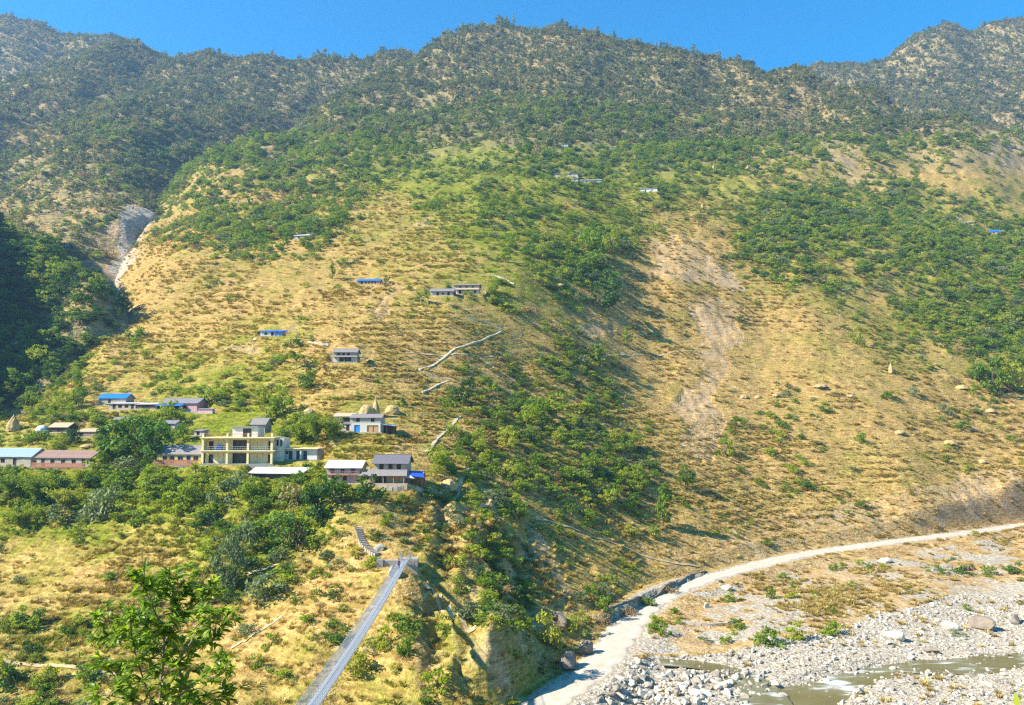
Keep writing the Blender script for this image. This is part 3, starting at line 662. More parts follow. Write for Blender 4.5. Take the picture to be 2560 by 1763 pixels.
for px, py, w, h, kind in ((915,1046,46,26,'dome'),(938,1043,22,42,'cone'),(979,1038,34,18,'dome'),(27,1082,30,34,'cone'),(98,1083,30,16,'white'),(545,1188,40,11,'pile'),(215,1122,36,9,'pile'),(770,1040,28,14,'dome'),(1122,1238,46,22,'dome'),
    (1863,997,26,11,'pile'),(1897,996,20,9,'pile'),(2056,977,34,11,'pile'),(2130,999,24,10,'pile'),(2253,1088,28,11,'pile'),(2378,1116,30,11,'pile'),(2410,978,34,12,'pile'),(2482,1036,30,11,'pile'),(1942,998,18,9,'pile'),(1525,768,24,9,'pile'),(2230,938,14,22,'cone'),
    (1757,524,12,20,'cone'),(1604,532,10,16,'cone'),(1785,425,12,16,'cone'),(1870,425,12,14,'cone'),(1400,724,24,8,'pile'),(1525,700,22,8,'pile'),(2460,1160,26,11,'pile')):
    g = ground(px, py, 110, layer=1); STACKS.append((g, w * g[1] / F, h * g[1] / F, kind, px, py))
PADS += NEWPADS
FARPADS = [p for p in PADS if p[1] > 900]
def way(pts, w, n=10, lo=110.0):
    g = hermite([ground(px, py, lo, layer=1) for px, py in pts], n); WAYS.append((g, w)); return g
STAIR = [way(p, 1.3) for p in ([(1155,790),(1185,800),(1222,812),(1252,826)], [(1252,828),(1200,856),(1120,890),(1048,930)], [(1050,932),(1090,944),(1125,952)], [(1125,952),(1090,968),(1055,985)], [(1152,1042),(1120,1075),(1090,1105),(1062,1130)], [(1202,688),(1240,694),(1285,712)])]
NEARSTAIR = way([(893,1322),(899,1340),(908,1362),(925,1380),(945,1396)], 1.4, 14)
TRAIL = [way(p, 0.6, 14) for p in ([(1338,1304),(1400,1315),(1480,1345),(1580,1378),(1680,1408),(1745,1420)], [(1060,1472),(1090,1490),(1122,1525),(1155,1548),(1200,1556),(1260,1538)], [(576,1622),(630,1590),(690,1556),(705,1545)], [(1160,1258),(1220,1262),(1300,1286)], [(1500,898),(1580,890),(1700,880),(1740,880)], [(1010,1230),(1080,1236),(1140,1250),(1150,1215),(1172,1168)], [(1010,885),(1080,892),(1180,890),(1280,890)], [(0,1655),(100,1668),(200,1676),(300,1690)], [(520,1455),(640,1430),(700,1412)],[(990,1120),(1060,1132)],[(545,884),(590,870),(640,856)])]
CLEAR += [[(925,1385),(1060,1380),(1060,1425),(985,1440),(925,1412)], [(930,1206),(1020,1205),(1150,1200),(1165,1240),(1100,1245),(930,1222)], [(960,1050),(1060,1070),(1040,1090),(950,1090)], [(880,1310),(905,1310),(960,1395),(930,1400)], [(1080,742),(1200,740),(1220,760),(1080,765)],
 [(455,1030),(705,1030),(705,1172),(455,1172)], [(700,1112),(800,1112),(800,1158),(700,1158)], [(815,1150),(1075,1150),(1075,1212),(815,1212)], [(875,1000),(1000,1000),(1000,1084),(835,1084),(835,1034)], [(815,868),(940,868),(940,914),(815,914)], [(620,1172),(765,1172),(765,1196),(620,1196)], [(390,1112),(460,1112),(460,1165),(390,1165)], [(80,1124),(235,1124),(235,1160),(80,1160)], [(0,1116),(84,1116),(84,1142),(0,1142)], [(240,993),(505,988),(505,1030),(240,1028)], [(645,812),(728,812),(728,845),(645,845)], [(1075,703),(1215,703),(1215,742),(1075,742)], [(890,690),(958,690),(958,716),(890,716)], [(118,1062),(175,1062),(175,1084),(118,1084)], [(236,1060),(278,1060),(278,1080),(236,1080)],
 [(760,1763),(830,1763),(1030,1440),(1000,1400),(960,1420)]]

# ------------------------------------------------------------------ road, river, paths
M_ROAD = plain('road_dust', (0.47, 0.405, 0.31), 0.95, 0.22, 0.45, 0.1, bmp=0.05)
def road_mat():
    m, t, b = new_mat('road_surface'); v = mapped(t, (1, 1, 1)); at = t.nodes.new('ShaderNodeAttribute'); at.attribute_name = 'across'; b.inputs['Roughness'].default_value = .95; b.inputs['Specular IOR Level'].default_value = .1
    n1 = noise(t, v, .45, 5, .6); n2 = noise(t, v, 2.6, 5, .65); a = math_n(t, 'ABSOLUTE', at.outputs['Fac'], 0)
    c = ramp(t, math_n(t, 'ADD', math_n(t, 'MULTIPLY', n1, .55), math_n(t, 'MULTIPLY', n2, .45)), [(.30, (.36, .29, .205)), (.45, (.52, .445, .335)), (.62, (.62, .55, .435))])
    track = math_n(t, 'MULTIPLY', math_n(t, 'SUBTRACT', .16, math_n(t, 'ABSOLUTE', math_n(t, 'SUBTRACT', a, .42), 0)), 5.0, True)
    c = mix(t, math_n(t, 'MULTIPLY', math_n(t, 'SUBTRACT', 1.0, track), math_n(t, 'MULTIPLY', n2, .8)), c, (.40, .32, .22))
    ed = math_n(t, 'MULTIPLY', math_n(t, 'SUBTRACT', math_n(t, 'ADD', a, math_n(t, 'MULTIPLY', math_n(t, 'SUBTRACT', n2, .5), 1.1)), .78), 4.0, True)
    c = mix(t, ed, c, ramp(t, n2, [(.3, (.15, .105, .05)), (.5, (.33, .25, .15)), (.7, (.48, .41, .31))])); t.links.new(c, b.inputs['Base Color']); bump(t, b, n2, .8, .10); return m
M_PATH = plain('path_stone', (0.56, 0.46, 0.32), 0.9, 0.25, 1.5, 0.1, bmp=0.04)
M_TRAIL = plain('trail_dust', (0.46, 0.34, 0.19), 0.95, 0.2, 1.5, 0.1)
def ribbon(name, line, hw, mat, lift=0.05, cross=7, conform=False, zfix=None, wob=0.0):
    line = np.asarray(line); hw = np.broadcast_to(hw, (len(line),))
    t = np.gradient(line[:, :2], axis=0); t /= np.linalg.norm(t, axis=1)[:, None] + 1e-9; n = np.stack([-t[:, 1], t[:, 0]], 1)
    s = np.linspace(-1, 1, cross); w = hw[:, None] * s[None, :]
    if wob: w = w * (1 + wob * fbm(line[:, 0:1] / 3 + np.sign(s) * 7, line[:, 1:2] / 3 + 0 * s, 2, 8))
    X = line[:, 0:1] + n[:, 0:1] * w; Y = line[:, 1:2] + n[:, 1:2] * w
    if conform: Z = height_main(X, Y); Z = np.maximum(Z, Z[:, [cross // 2]]) * 0.5 + Z * 0.5 + lift
    else: Z = line[:, 2:3] + lift + 0 * X
    if zfix is not None: Z = Z + zfix(X, Y)
    me = mesh_np(name, np.stack([X.ravel(), Y.ravel(), Z.ravel()], 1), grid_faces(*X.shape), mat, True)
    o = link(name, me); o['kind'] = 'structure'; return o
def dense(line, step):
    line = np.asarray(line); d = np.concatenate([[0], np.cumsum(np.linalg.norm(np.diff(line, axis=0), axis=1))]); n = max(4, int(d[-1] / step)); q = np.linspace(0, d[-1], n)
    return np.stack([np.interp(q, d, line[:, i]) for i in range(3)], 1)
def build_ways():
    rd = dense(ROAD, 0.8); rw = np.interp(np.linspace(0, len(ROADW) - 1, len(rd)), np.arange(len(ROADW)), ROADW)
    rb = ribbon('dirt_road', rd, rw, road_mat(), 0.0, 17, wob=.6, zfix=lambda X, Y: 0.10 * fbm(X / 2.5, Y / 2.5, 3, 401) + 0.02 - 0.35 * np.abs(np.linspace(-1, 1, 17))[None, :] ** 10)
    a = rb.data.attributes.new('across', 'FLOAT', 'POINT'); a.data.foreach_set('value', np.tile(np.linspace(-1, 1, 17), len(rd)).astype(np.float32))
    # water
    m, t, b = new_mat('river_water'); v = mapped(t, (1, 1, 1)); vs = mapped(t, (0.22, 1.1, 1))
    n1 = noise(t, vs, 0.55, 5, 0.65); n2 = noise(t, v, 0.10, 2)
    fo = math_n(t, 'MULTIPLY', math_n(t, 'SUBTRACT', math_n(t, 'ADD', n1, math_n(t, 'MULTIPLY', n2, 0.55)), 0.84), 5.0, True)
    c = mix(t, fo, ramp(t, n2, [(0.35, (0.13, 0.105, 0.035)), (0.6, (0.17, 0.155, 0.075)), (0.8, (0.25, 0.26, 0.19))]), (0.85, 0.88, 0.90))
    t.links.new(c, b.inputs['Base Color']); b.inputs['Specular IOR Level'].default_value = 0.5
    t.links.new(math_n(t, 'ADD', math_n(t, 'MULTIPLY', fo, 0.5), 0.12), b.inputs['Roughness']); bump(t, b, noise(t, vs, 2.2, 3), 0.7, 0.12)
    rv = dense(RIVER, 1.0); rw = np.interp(np.linspace(0, len(RIVW) - 1, len(rv)), np.arange(len(RIVW)), RIVW)
    ribbon('river', rv, rw + 3.0, m, -0.12, 25, zfix=lambda X, Y: 0.10 * fbm(X / 1.5, Y / 1.5, 3, 403))
    br = dense(BROOK, 0.7); bw = np.interp(np.linspace(0, len(BROOKW) - 1, len(br)), np.arange(len(BROOKW)), BROOKW)
    ribbon('side_stream', br, bw + 1.2, m, -0.10, 9, zfix=lambda X, Y: 0.03 * fbm(X, Y, 2, 405))
    for l in TRAIL: ribbon('trail', dense(l, 0.6), 0.36, M_TRAIL, 0.09, 5, True, wob=.5)
    for l in STAIR:                                     # flights of stone steps with a low kerb on the hill side
        m = MB(); d = dense(l, 0.75); d[:, 2] = height_main(d[:, 0], d[:, 1])
        d[:, 2] = np.convolve(np.pad(d[:, 2], 3, 'edge'), np.ones(7) / 7, 'valid')
        for i in range(len(d) - 1):
            p, q = Vector(d[i]), Vector(d[i + 1]); tt = (q - p); tt.z = 0; tt.normalize(); nn = Vector((-tt.y, tt.x, 0)); z = max(p.z, q.z) + .08 + random.uniform(-.03, .03); w = .40 + random.uniform(-.12, .08)
            a, b_, c_, e = p - nn * w, p + nn * w, q + nn * w, q - nn * w
            m.hexa([(k.x, k.y, z - .9) for k in (a, e, c_, b_)] + [(k.x, k.y, z) for k in (a, e, c_, b_)])
            s_ = 1 if (p + nn * 2).y > (p - nn * 2).y else -1
            a, b_, c_, e = p + nn * s_ * (w + .02), p + nn * s_ * (w + .22), q + nn * s_ * (w + .22), q + nn * s_ * (w + .02)
            zz = z + .02 + random.uniform(-.08, .08)
            m.hexa([(k.x, k.y, z - 1.2) for k in (a, e, c_, b_)] + [(k.x, k.y, zz) for k in (a, e, c_, b_)])
        o = m.build('stone_path', M_PATH); o['kind'] = 'structure'

# ------------------------------------------------------------------ materials of the buildings
PAL = dict(
 cream=((0.80, 0.63, 0.33), .85, .10, 1.2), white=((0.56, 0.53, 0.47), .8, .10, 1.2), dull=((0.36, 0.30, 0.225), .9, .2, 1.0), yellow=((0.60, 0.41, 0.08), .85, .15, 1.0),
 pink=((0.55, 0.31, 0.31), .85, .15, 1.2), stone=((0.42, 0.36, 0.29), .95, .40, 2.5), shade_stone=((0.20, 0.16, 0.11), .95, .5, 2.5), mud=((0.42, 0.31, 0.20), .95, .2, 1.5), slate=((0.135, 0.125, 0.135), .75, .3, 3.0), oldslate=((0.22, 0.195, 0.18), .8, .3, 3.0),
 tin=((0.55, 0.555, 0.57), .5, .08, .8), bluetin=((0.30, 0.38, 0.48), .5, .12, .8), rust=((0.30, 0.185, 0.14), .8, .35, .8), blue=((0.015, 0.16, 0.62), .5, .12, 1.0), tarp=((0.02, 0.09, 0.50), .5, .2, 1.0), thatch=((0.42, 0.33, 0.20), .95, .3, 4.0),
 wood=((0.30, 0.15, 0.070), .8, .3, 3.0), darkwood=((0.085, 0.055, 0.038), .8, .3, 3.0), palewood=((0.46, 0.27, 0.13), .8, .3, 3.0), glass=((0.018, 0.020, 0.024), .15, .2, 1.0), shutter=((0.055, 0.045, 0.040), .6, .25, 2.0), bluedoor=((0.03, 0.25, 0.60), .6, .12, 1.0), recess_shade=((0.13, 0.115, 0.10), .9, .2, 1.0), conc=((0.29, 0.27, 0.235), .9, .15, 1.0), fence=((0.40, 0.17, 0.10), .85, .25, 2.0), metal=((0.45, 0.45, 0.46), .5, .15, 2.0), straw=((0.44, 0.30, 0.13), .95, .3, 6.0), plastic=((0.60, 0.60, 0.60), .5, .06, 1.0), purple=((0.20, 0.185, 0.20), .7, .2, 2.0))
def PM(k):
    c, r, v, s = PAL[k]; return plain('paint_' + k if k in ('cream', 'white', 'pink', 'yellow') else k + '_surface', c, r, v, s, bmp=0.02 if k in ('stone', 'shade_stone', 'thatch', 'straw', 'slate', 'mud', 'oldslate') else 0.0)
def walls(m, w, d, z0, z1, openings=(), th=0.3, y0=0.0, back=True):
    """front wall at y0 with openings (x0, x1, z0, z1); two sides and back"""
    xs = sorted({-w / 2, w / 2, *[o[0] for o in openings], *[o[1] for o in openings]}); zs = sorted({z0, z1, *[o[2] for o in openings], *[o[3] for o in openings]})
    for a, b in zip(xs, xs[1:]):
        for c, e in zip(zs, zs[1:]):
            mx, mz = (a + b) / 2, (c + e) / 2
            if not any(o[0] < mx < o[1] and o[2] < mz < o[3] for o in openings): m.box(a, b, y0, y0 + th, c, e)
    if back:
        m.box(-w / 2, -w / 2 + th, y0 + th, d, z0, z1); m.box(w / 2 - th, w / 2, y0 + th, d, z0, z1); m.box(-w / 2 + th, w / 2 - th, d - th, d, z0, z1)
def gable(m, w, d, z, rise, y0=0.0, th=0.3):
    for sx in (-1, 1):
        a, b = (sx * w / 2, sx * (w / 2 - th)); a, b = min(a, b), max(a, b)
        m.add([(a, y0, z), (a, d, z), (a, (y0 + d) / 2, z + rise), (b, y0, z), (b, d, z), (b, (y0 + d) / 2, z + rise)], [(0, 2, 1), (3, 4, 5), (0, 1, 4, 3), (1, 2, 5, 4), (2, 0, 3, 5)])
def opening(t, kind, o, y0, frame='wood', pane='glass'):
    x0, x1, z0, z1 = o; f = MB(); q = .07; yy = y0 - .02
    f.box(x0 - q, x0, yy, y0 + .14, z0 - q, z1 + q); f.box(x1, x1 + q, yy, y0 + .14, z0 - q, z1 + q); f.box(x0, x1, yy, y0 + .14, z1, z1 + q)
    if kind == 'window': f.box(x0, x1, yy, y0 + .14, z0 - q, z0); f.box((x0 + x1) / 2 - .03, (x0 + x1) / 2 + .03, y0 + .02, y0 + .12, z0, z1)
    a = f.build(kind, PM(frame), t); p = MB(); p.box(x0, x1, y0 + .14, y0 + .19, z0, z1)
    if kind == 'door':
        for k in range(3): xa = x0 + (x1 - x0) * (k + .06) / 3; p.box(xa, x0 + (x1 - x0) * (k + .94) / 3, y0 + .115, y0 + .14, z0 + .06, z1 - .06)
    p.build('pane' if kind == 'window' else 'panel', PM(pane), a); return a
def sheet_mesh(w, l, mat, name='roof_sheet'):
    """a corrugated sheet: x across, y up the slope"""
    n = 8; v = []; 
    for j in range(2):
        for i in range(n + 1): v.append((w * i / n, l * j, .035 * (i % 2)))
    for j in range(2):
        for i in range(n + 1): v.append((w * i / n, l * j, .035 * (i % 2) - .03))
    k = n + 1; f = []
    for i in range(n): f.append((i, i + 1, k + i + 1, k + i)); f.append((2 * k + i, 3 * k + i, 3 * k + i + 1, 2 * k + i + 1)); f.append((i, 2 * k + i, 2 * k + i + 1, i + 1))
    me = bpy.data.meshes.new(name); me.from_pydata(v, [], f); me.update(); me.materials.append(mat); return me
def roof(t, w, d, z, rise, mat, over=.5, sheets=0, y0=0.0, mono=False, th=.09, name='roof'):
    """gable roof with its ridge along x, or one slope; of corrugated sheets when sheets > 0"""
    x0, x1 = -w / 2 - over, w / 2 + over; ym = (y0 + d) / 2; run = (ym - y0) if not mono else d - y0; sl = rise / run; ye = y0 - over; ze = z - over * sl
    if not sheets:
        m = MB()
        yr, zr = (ym, z + rise) if not mono else (d + over * .3, z + rise + over * .3 * sl)
        m.slab((x0, ye, ze + .1), (x1, ye, ze + .1), (x1, yr, zr + .1), (x0, yr, zr + .1), th)
        if not mono: m.slab((x0, yr, zr + .1), (x1, yr, zr + .1), (x1, d + over, ze + .1), (x0, d + over, ze + .1), th); m.tube([(x0, yr, zr + .1), (x1, yr, zr + .1)], .09, 6)
        return m.build(name, mat, t)
    fr = MB(); fr.tube([(x0, ym if not mono else d, z + rise + .04), (x1, ym if not mono else d, z + rise + .04)], .08, 5); rf = fr.build('ridge_cap', mat, t)
    n = max(3, int(round((x1 - x0) / sheets))); sw = (x1 - x0) / n; L = math.hypot((ym if not mono else d) - ye, z + rise - ze); me = sheet_mesh(sw * 1.03, L, mat)
    ang = math.atan2(z + rise - ze, (ym if not mono else d) - ye)
    for side in ((0, 1) if not mono else (0,)):
        for i in range(n):
            o = link('roof_sheet', me, t); j = random.uniform(-.05, .05)
            if side == 0: o.location = (x0 + sw * i, ye + j, ze + .06 + (i % 2) * .012 + j * sl); o.rotation_euler = (ang + random.uniform(-.006, .006), 0, 0)
            else: o.location = (x0 + sw * (i + 1), d + over + j, ze + .06 + (i % 2) * .012 - j * sl); o.rotation_euler = (ang, 0, math.pi)
    return rf
def posts(t, xs, y, z0, z1, mat, r=.07):
    for x in xs: m = MB(); m.tube([(x, y, z0), (x, y, z1)], r, 6); m.build('post', mat, t)
def plinth(t, w, d, h=.35, mat='stone', deep=1.6, ex=.5):
    m = MB(); m.box(-w / 2 - ex, w / 2 + ex, -ex * 1.6, d + ex, -deep, h * .5); return m.build('plinth', PM(mat), t)
def start(key, name, label, cat='house', group=None):
    s = SITES[key]; return s, thing(name, label, cat, s.loc, s.rz, group)
def simple_house(key, name, label, h, rise, wall='dull', rf='tin', sheets=0, opens=(), mono=False, over=.45, cat='house', group=None, frame='darkwood', pane='shutter', base='stone'):
    """one-storey house; opens are (kind, x share from left, width, z0, z1)"""
    s, t = start(key, name, label, cat, group); w, d = s.w, s.d; plinth(t, w, d, .3, base)
    ops = [(k, ((x - .5) * w - ww / 2, (x - .5) * w + ww / 2, z0, z1)) for k, x, ww, z0, z1 in opens]
    m = MB(); walls(m, w, d, .1, h, [o for _, o in ops])
    if not mono: gable(m, w, d, h, rise)
    else:
        for sx in (-1, 1): a = sx * w / 2; m.add([(a, .3, h), (a, d, h), (a, d, h + rise), (a - sx * .3, .3, h), (a - sx * .3, d, h), (a - sx * .3, d, h + rise)], [(0, 1, 2), (3, 5, 4), (0, 3, 4, 1), (1, 4, 5, 2), (2, 5, 3, 0)])
    m.build('wall', PM(wall), t)
    for k, o in ops: opening(t, k, o, 0, frame, pane)
    roof(t, w, d, h, rise, PM(rf), over, sheets, 0, mono); return s, t

def build_houses():
    # --- the cream concrete building of two open storeys
    s, t = start('concrete', 'concrete_building', 'two-storey cream concrete building with open bays, columns and a white rooftop hut', 'building')
    w = s.w; d = s.d; u = s.m; H1, H2 = 3.35, 6.55; bw = w / 171.; bx = [-w / 2 + k * bw for k in (2, 62, 113, 171)]
    m = MB(); m.box(-w / 2 - .4, w / 2 + .6, -.5, d, -3.0, 0.12); m.build('plinth', PM('conc'), t)
    for z, nm in ((H1, 'floor_slab'), (H2, 'roof_slab')):
        m = MB(); m.box(-w / 2 - .35, w / 2 + .9, -.45 if z == H1 else -.75, d + .2, z - .18, z + .04); m.box(-w / 2 - .3, w / 2 + .4, -.2, .1, z - .48, z - .18); m.build(nm, PM('cream'), t)
    for zz, zt in ((0.12, H1 - .48), (H1 + .04, H2 - .48)):
        for x in bx: m = MB(); m.box(x - .26, x + .26, -.2, .32, zz, zt); m.build('column', PM('cream'), t)
        yb = 2.1; m = MB()
        dors = [(bx[0] + .75, bx[0] + 1.75, zz, zz + 2.1), (bx[3] - 1.45, bx[3] - .45, zz, zz + 2.1)]
        mid = (bx[1] + .55, bx[2] - .2, zz + .02, zt - .25); ops = dors + [mid]
        walls(m, w, d, zz, zt + .3, ops, .25, yb, False); m.box(w / 2 - .25, w / 2, .32, d, zz, zt + .3); m.box(-w / 2, -w / 2 + .2, .6, d, zz, zt + .3) if zz > 1 else None
        m.box(-w / 2 + .2, w / 2 - .25, d - .2, d, zz, zt + .3); m.build('wall', PM('cream'), t)
        for o in dors: opening(t, 'door', o, yb, 'darkwood', 'shutter')
        q = MB(); q.box(mid[0], mid[1], yb + .9, yb + .98, mid[2], mid[3]); q.build('shade_backing', PM('recess_shade'), t)  # dark sheet in place of the shade deep inside the open bay
        for i in range(3):                              # thin seams of the plaster panels
            a, b = bx[i] + .3, bx[i + 1] - .3
            if i != 1:
                for k in (1, 2, 3): q = MB(); xx = a + (b - a) * k / 4; q.box(xx - .02, xx + .02, yb - .03, yb, zz + .3, zt - .3); q.build('pilaster', PM('conc'), t)
        rl = MB(); 
        for i in range(3):
            a, b = bx[i] + .26, bx[i + 1] - .26
            for z in (.45, .9): rl.tube([(a, .05, zz + z), (b, .05, zz + z)], .025, 5)
            for k in range(9): xx = a + (b - a) * k / 8; rl.tube([(xx, .05, zz), (xx, .05, zz + .9)], .018, 4)
        if zz > 1: rl.build('railing', PM('metal'), t)
    q = MB(); q.box(bx[0] + 2.9, bx[0] + 4.2, 1.0, 1.9, H1 + .04, H1 + 1.1); q.tube([(bx[0] + 3.55, 1.45, H1 + 1.1), (bx[0] + 3.55, 1.45, H1 + 1.25)], .3, 10); tk = q.build('water_tank', PM('blue')); tk.parent = None; tk.matrix_world = Matrix.Translation(s.loc) @ Matrix.Rotation(s.rz, 4, 'Z'); tk['label'] = 'square blue water tank on the upper floor of the cream building'; tk['category'] = 'water tank'
    for x in bx: q = MB(); q.box(x - .2, x + .2, -.15, .25, H2 + .04, H2 + 1.05); q.build('parapet_post', PM('cream'), t)
    rl = MB()
    for a, b in zip(bx, bx[1:]):
        for z in (.4, .7, .95): rl.tube([(a, .05, H2 + z), (b, .05, H2 + z)], .025, 5)
    for z in (.4, .7, .95): rl.tube([(w / 2, .1, H2 + z), (w / 2, d - .2, H2 + z)], .025, 5); rl.tube([(-w / 2, .1, H2 + z), (-w / 2, d - .2, H2 + z)], .025, 5)
    rl.build('railing', PM('fence'), t)
    hx0, hx1 = bx[1] + .2, bx[2] + 1.4; op = (hx0 + 2.7, hx0 + 4.7, H2 + .1, H2 + 2.1); m = MB()
    for a, b, c, e in ((hx0, op[0], H2 + .04, H2 + 2.5), (op[1], hx1, H2 + .04, H2 + 2.5), (op[0], op[1], op[3], H2 + 2.5)): m.box(a, b, 2.6, 2.8, c, e)
    m.box(hx0, hx0 + .2, 2.8, d - .5, H2 + .04, H2 + 2.5); m.box(hx1 - .2, hx1, 2.8, d - .5, H2 + .04, H2 + 2.5); m.box(hx0 + .2, hx1 - .2, d - .7, d - .5, H2 + .04, H2 + 2.5); m.build('rooftop_hut', PM('white'), t)
    opening(t, 'door', op, 2.6, 'darkwood', 'shutter')
    m = MB(); m.box(hx0 - .4, hx1 + .2, 2.1, d - .2, H2 + 2.5, H2 + 2.68); m.build('hut_roof', PM('conc'), t)
    m = MB(); m.box(w / 2 + .02, w / 2 + 2.3, 2.3, d - .5, .1, H2 - .2); m.build('stair_wing', PM('white'), t)
    for z in (H1 + 1.0,):
        for x in (w / 2 + .7, w / 2 + 1.6): q = MB(); q.box(x - .25, x + .25, 2.24, 2.3, z, z + 1.5); q.build('window', PM('glass'), t)
    # --- low white annex
    s, t = start('annex', 'annex', 'low white annex with four dark doors and a curved brick end beside the cream building', 'building')
    w, d = s.w, s.d; m = MB(); m.box(-w / 2 - .3, w / 2 + .3, -.5, d, -2.2, .1); m.build('plinth', PM('conc'), t)
    ops = [('window', (-w / 2 + .9, -w / 2 + 1.7, 1.5, 2.1)), ('door', (-w / 2 + 1.95, -w / 2 + 2.75, .1, 2.2)), ('door', (-w / 2 + 3.9, -w / 2 + 4.6, .1, 2.2)), ('door', (w / 2 - 3.5, w / 2 - 2.7, .1, 2.2))]
    m = MB(); walls(m, w, d, .1, 2.75, [o for _, o in ops], .25); m.build('wall', PM('white'), t)
    for k, o in ops: opening(t, k, o, 0, 'darkwood', 'shutter')
    m = MB(); m.box(-w / 2 - .4, w / 2 + .5, -.9, d + .2, 2.75, 2.93); m.build('roof_slab', PM('cream'), t)
    m = MB(); m.box(-w / 2 + 4.95, -w / 2 + 5.3, -.6, -.25, .1, 2.75); m.build('column', PM('white'), t)
    m = MB(); m.tube([(w / 2 + .1, 1.2, -2), (w / 2 + .1, 1.2, 2.6)], 1.15, 14); m.build('curved_end', PM('rust'), t)
    # --- yellow school block with slate roof and a row of fence boards
    s, t = simple_house('school', 'school_block', 'long yellow school block under a grey slate roof, blue windows, left of the cream building', 2.6, 1.9, 'yellow', 'oldslate', 0, [('window', .18, 1.1, .9, 2.0), ('door', .34, .9, .12, 2.1), ('window', .52, 1.3, .9, 2.0), ('door', .70, 1.0, .12, 2.1), ('window', .86, 1.2, .9, 2.0)], cat='building', frame='bluedoor', pane='glass')
    f = thing('board_fence', 'reddish board fence in front of the yellow school block', 'fence', s.loc + np.array([0, -2.0, 0]), s.rz)
    bm_ = MB(); bm_.box(0, .20, -.02, .02, -.6, 1.25); me = bm_.mesh('board', PM('fence'))
    for i in range(int(s.w / .27)): o = link('board', me, f); o.location = (-s.w / 2 + i * .27, random.uniform(-.02, .02), random.uniform(-.08, .06))
    q = MB(); q.box(-s.w / 2, s.w / 2, .025, .07, .2, .3); q.box(-s.w / 2, s.w / 2, .025, .07, .9, 1.0); q.build('rail', PM('wood'), f)
    # --- rust-roofed and tin-roofed blocks at the left edge
    s, t = simple_house('rusty', 'rust_roof_building', 'long low building with a streaked rusty red metal roof behind bushes', 2.5, 1.7, 'dull', 'rust', 1.0, [('door', .12, .9, .12, 2.0), ('window', .3, 1.1, .9, 1.9), ('window', .5, 1.1, .9, 1.9), ('window', .7, 1.1, .9, 1.9), ('door', .88, .9, .12, 2.0)], cat='building')
    f = thing('slat_fence', 'brown slat fence in front of the rust-roofed building', 'fence', s.loc + np.array([0, -2.2, 0]), s.rz)
    for i in range(int(s.w / .30)): o = link('board', me, f); o.location = (-s.w / 2 + i * .30, random.uniform(-.02, .02), random.uniform(-.1, .0))
    q = MB(); q.box(-s.w / 2, s.w / 2, .025, .07, .2, .3); q.box(-s.w / 2, s.w / 2, .025, .07, .85, .95); q.build('rail', PM('wood'), f)
    simple_house('tin', 'tin_roof_building', 'building with a shiny pale blue-grey tin roof at the left edge of the village', 2.6, 2.0, 'dull', 'bluetin', 1.0, [('window', .3, 1.1, .9, 1.9), ('door', .6, .9, .12, 2.0)], cat='building')
    # --- long open shed with a white roof
    s, t = start('shed', 'long_shed', 'long low open shed with a white sheet roof below the cream building', 'shed'); w, d = s.w, s.d
    m = MB(); m.box(-w / 2, w / 2, d - .3, d, -.8, 2.0); m.box(-w / 2, -w / 2 + .25, .6, d - .3, -.8, 1.6); m.build('wall', PM('stone'), t)
    posts(t, [-w / 2 + .2 + k * (w - .4) / 6 for k in range(7)], 0.0, -.8, 1.25, PM('darkwood')); roof(t, w, d, 1.25, 1.1, PM('white'), .45, 1.05, 0, True)
    # --- white-roofed house with pink ground floor
    s, t = start('white', 'white_roof_house', 'two-storey house with a white metal roof, pink ground floor and balcony', 'house'); w, d = s.w, s.d; plinth(t, w, d)
    m = MB(); ops1 = [('door', (-w / 2 + 1.2, -w / 2 + 2.1, .1, 1.8)), ('window', (-.2, .7, .7, 1.6))]; walls(m, w, d, .1, 1.95, [o for _, o in ops1]); m.build('ground_wall', PM('pink'), t)
    ops2 = [('window', (-w / 2 + .8 + k * 2.3, -w / 2 + 1.6 + k * 2.3, 2.45, 3.35)) for k in range(3)]
    m = MB(); walls(m, w, d, 1.95, 3.6, [o for _, o in ops2]); gable(m, w, d, 3.6, 1.3); m.build('upper_wall', PM('dull'), t)
    for k, o in ops1 + ops2: opening(t, k, o, 0, 'darkwood', 'shutter')
    m = MB(); m.box(-w / 2 - .1, w / 2 + .1, -1.0, 0, 1.88, 2.0); b = m.build('balcony', PM('wood'), t); q = MB()
    for z in (.35, .8): q.tube([(-w / 2, -.95, 2.0 + z), (w / 2, -.95, 2.0 + z)], .035, 5)
    for k in range(15): x = -w / 2 + w * k / 14; q.tube([(x, -.95, 2.0), (x, -.95, 2.8)], .025, 4)
    q.build('railing', PM('pink'), b); posts(t, [-w / 2, 0, w / 2], -.95, -.3, 1.9, PM('wood')); roof(t, w, d, 3.6, 1.3, PM('tin'), .6, 1.0)
    # --- slate house with a wide porch roof
    s, t = start('slate', 'slate_roof_house', 'two-storey timber house with dark grey slate roof above a wide slate porch roof', 'house'); w, d = s.w, s.d; plinth(t, w, d)
    wu = w * .78; xo = w * .10; m = MB(); o1 = [('door', (-w * .22, -w * .22 + 1.3, .1, 1.75)), ('door', (-w * .05, -w * .05 + .8, .1, 1.75)), ('window', (w * .12, w * .12 + 2.2, .5, 1.7))]
    walls(m, w, d, .1, 2.3, [o for _, o in o1]); m.build('ground_wall', PM('mud'), t)
    e = bpy.data.objects.new('upper_storey', None)
    o2 = [('window', (xo - wu / 2 + wu * k - .4, xo - wu / 2 + wu * k + .4, 3.1, 4.2)) for k in (.22, .5, .76)]
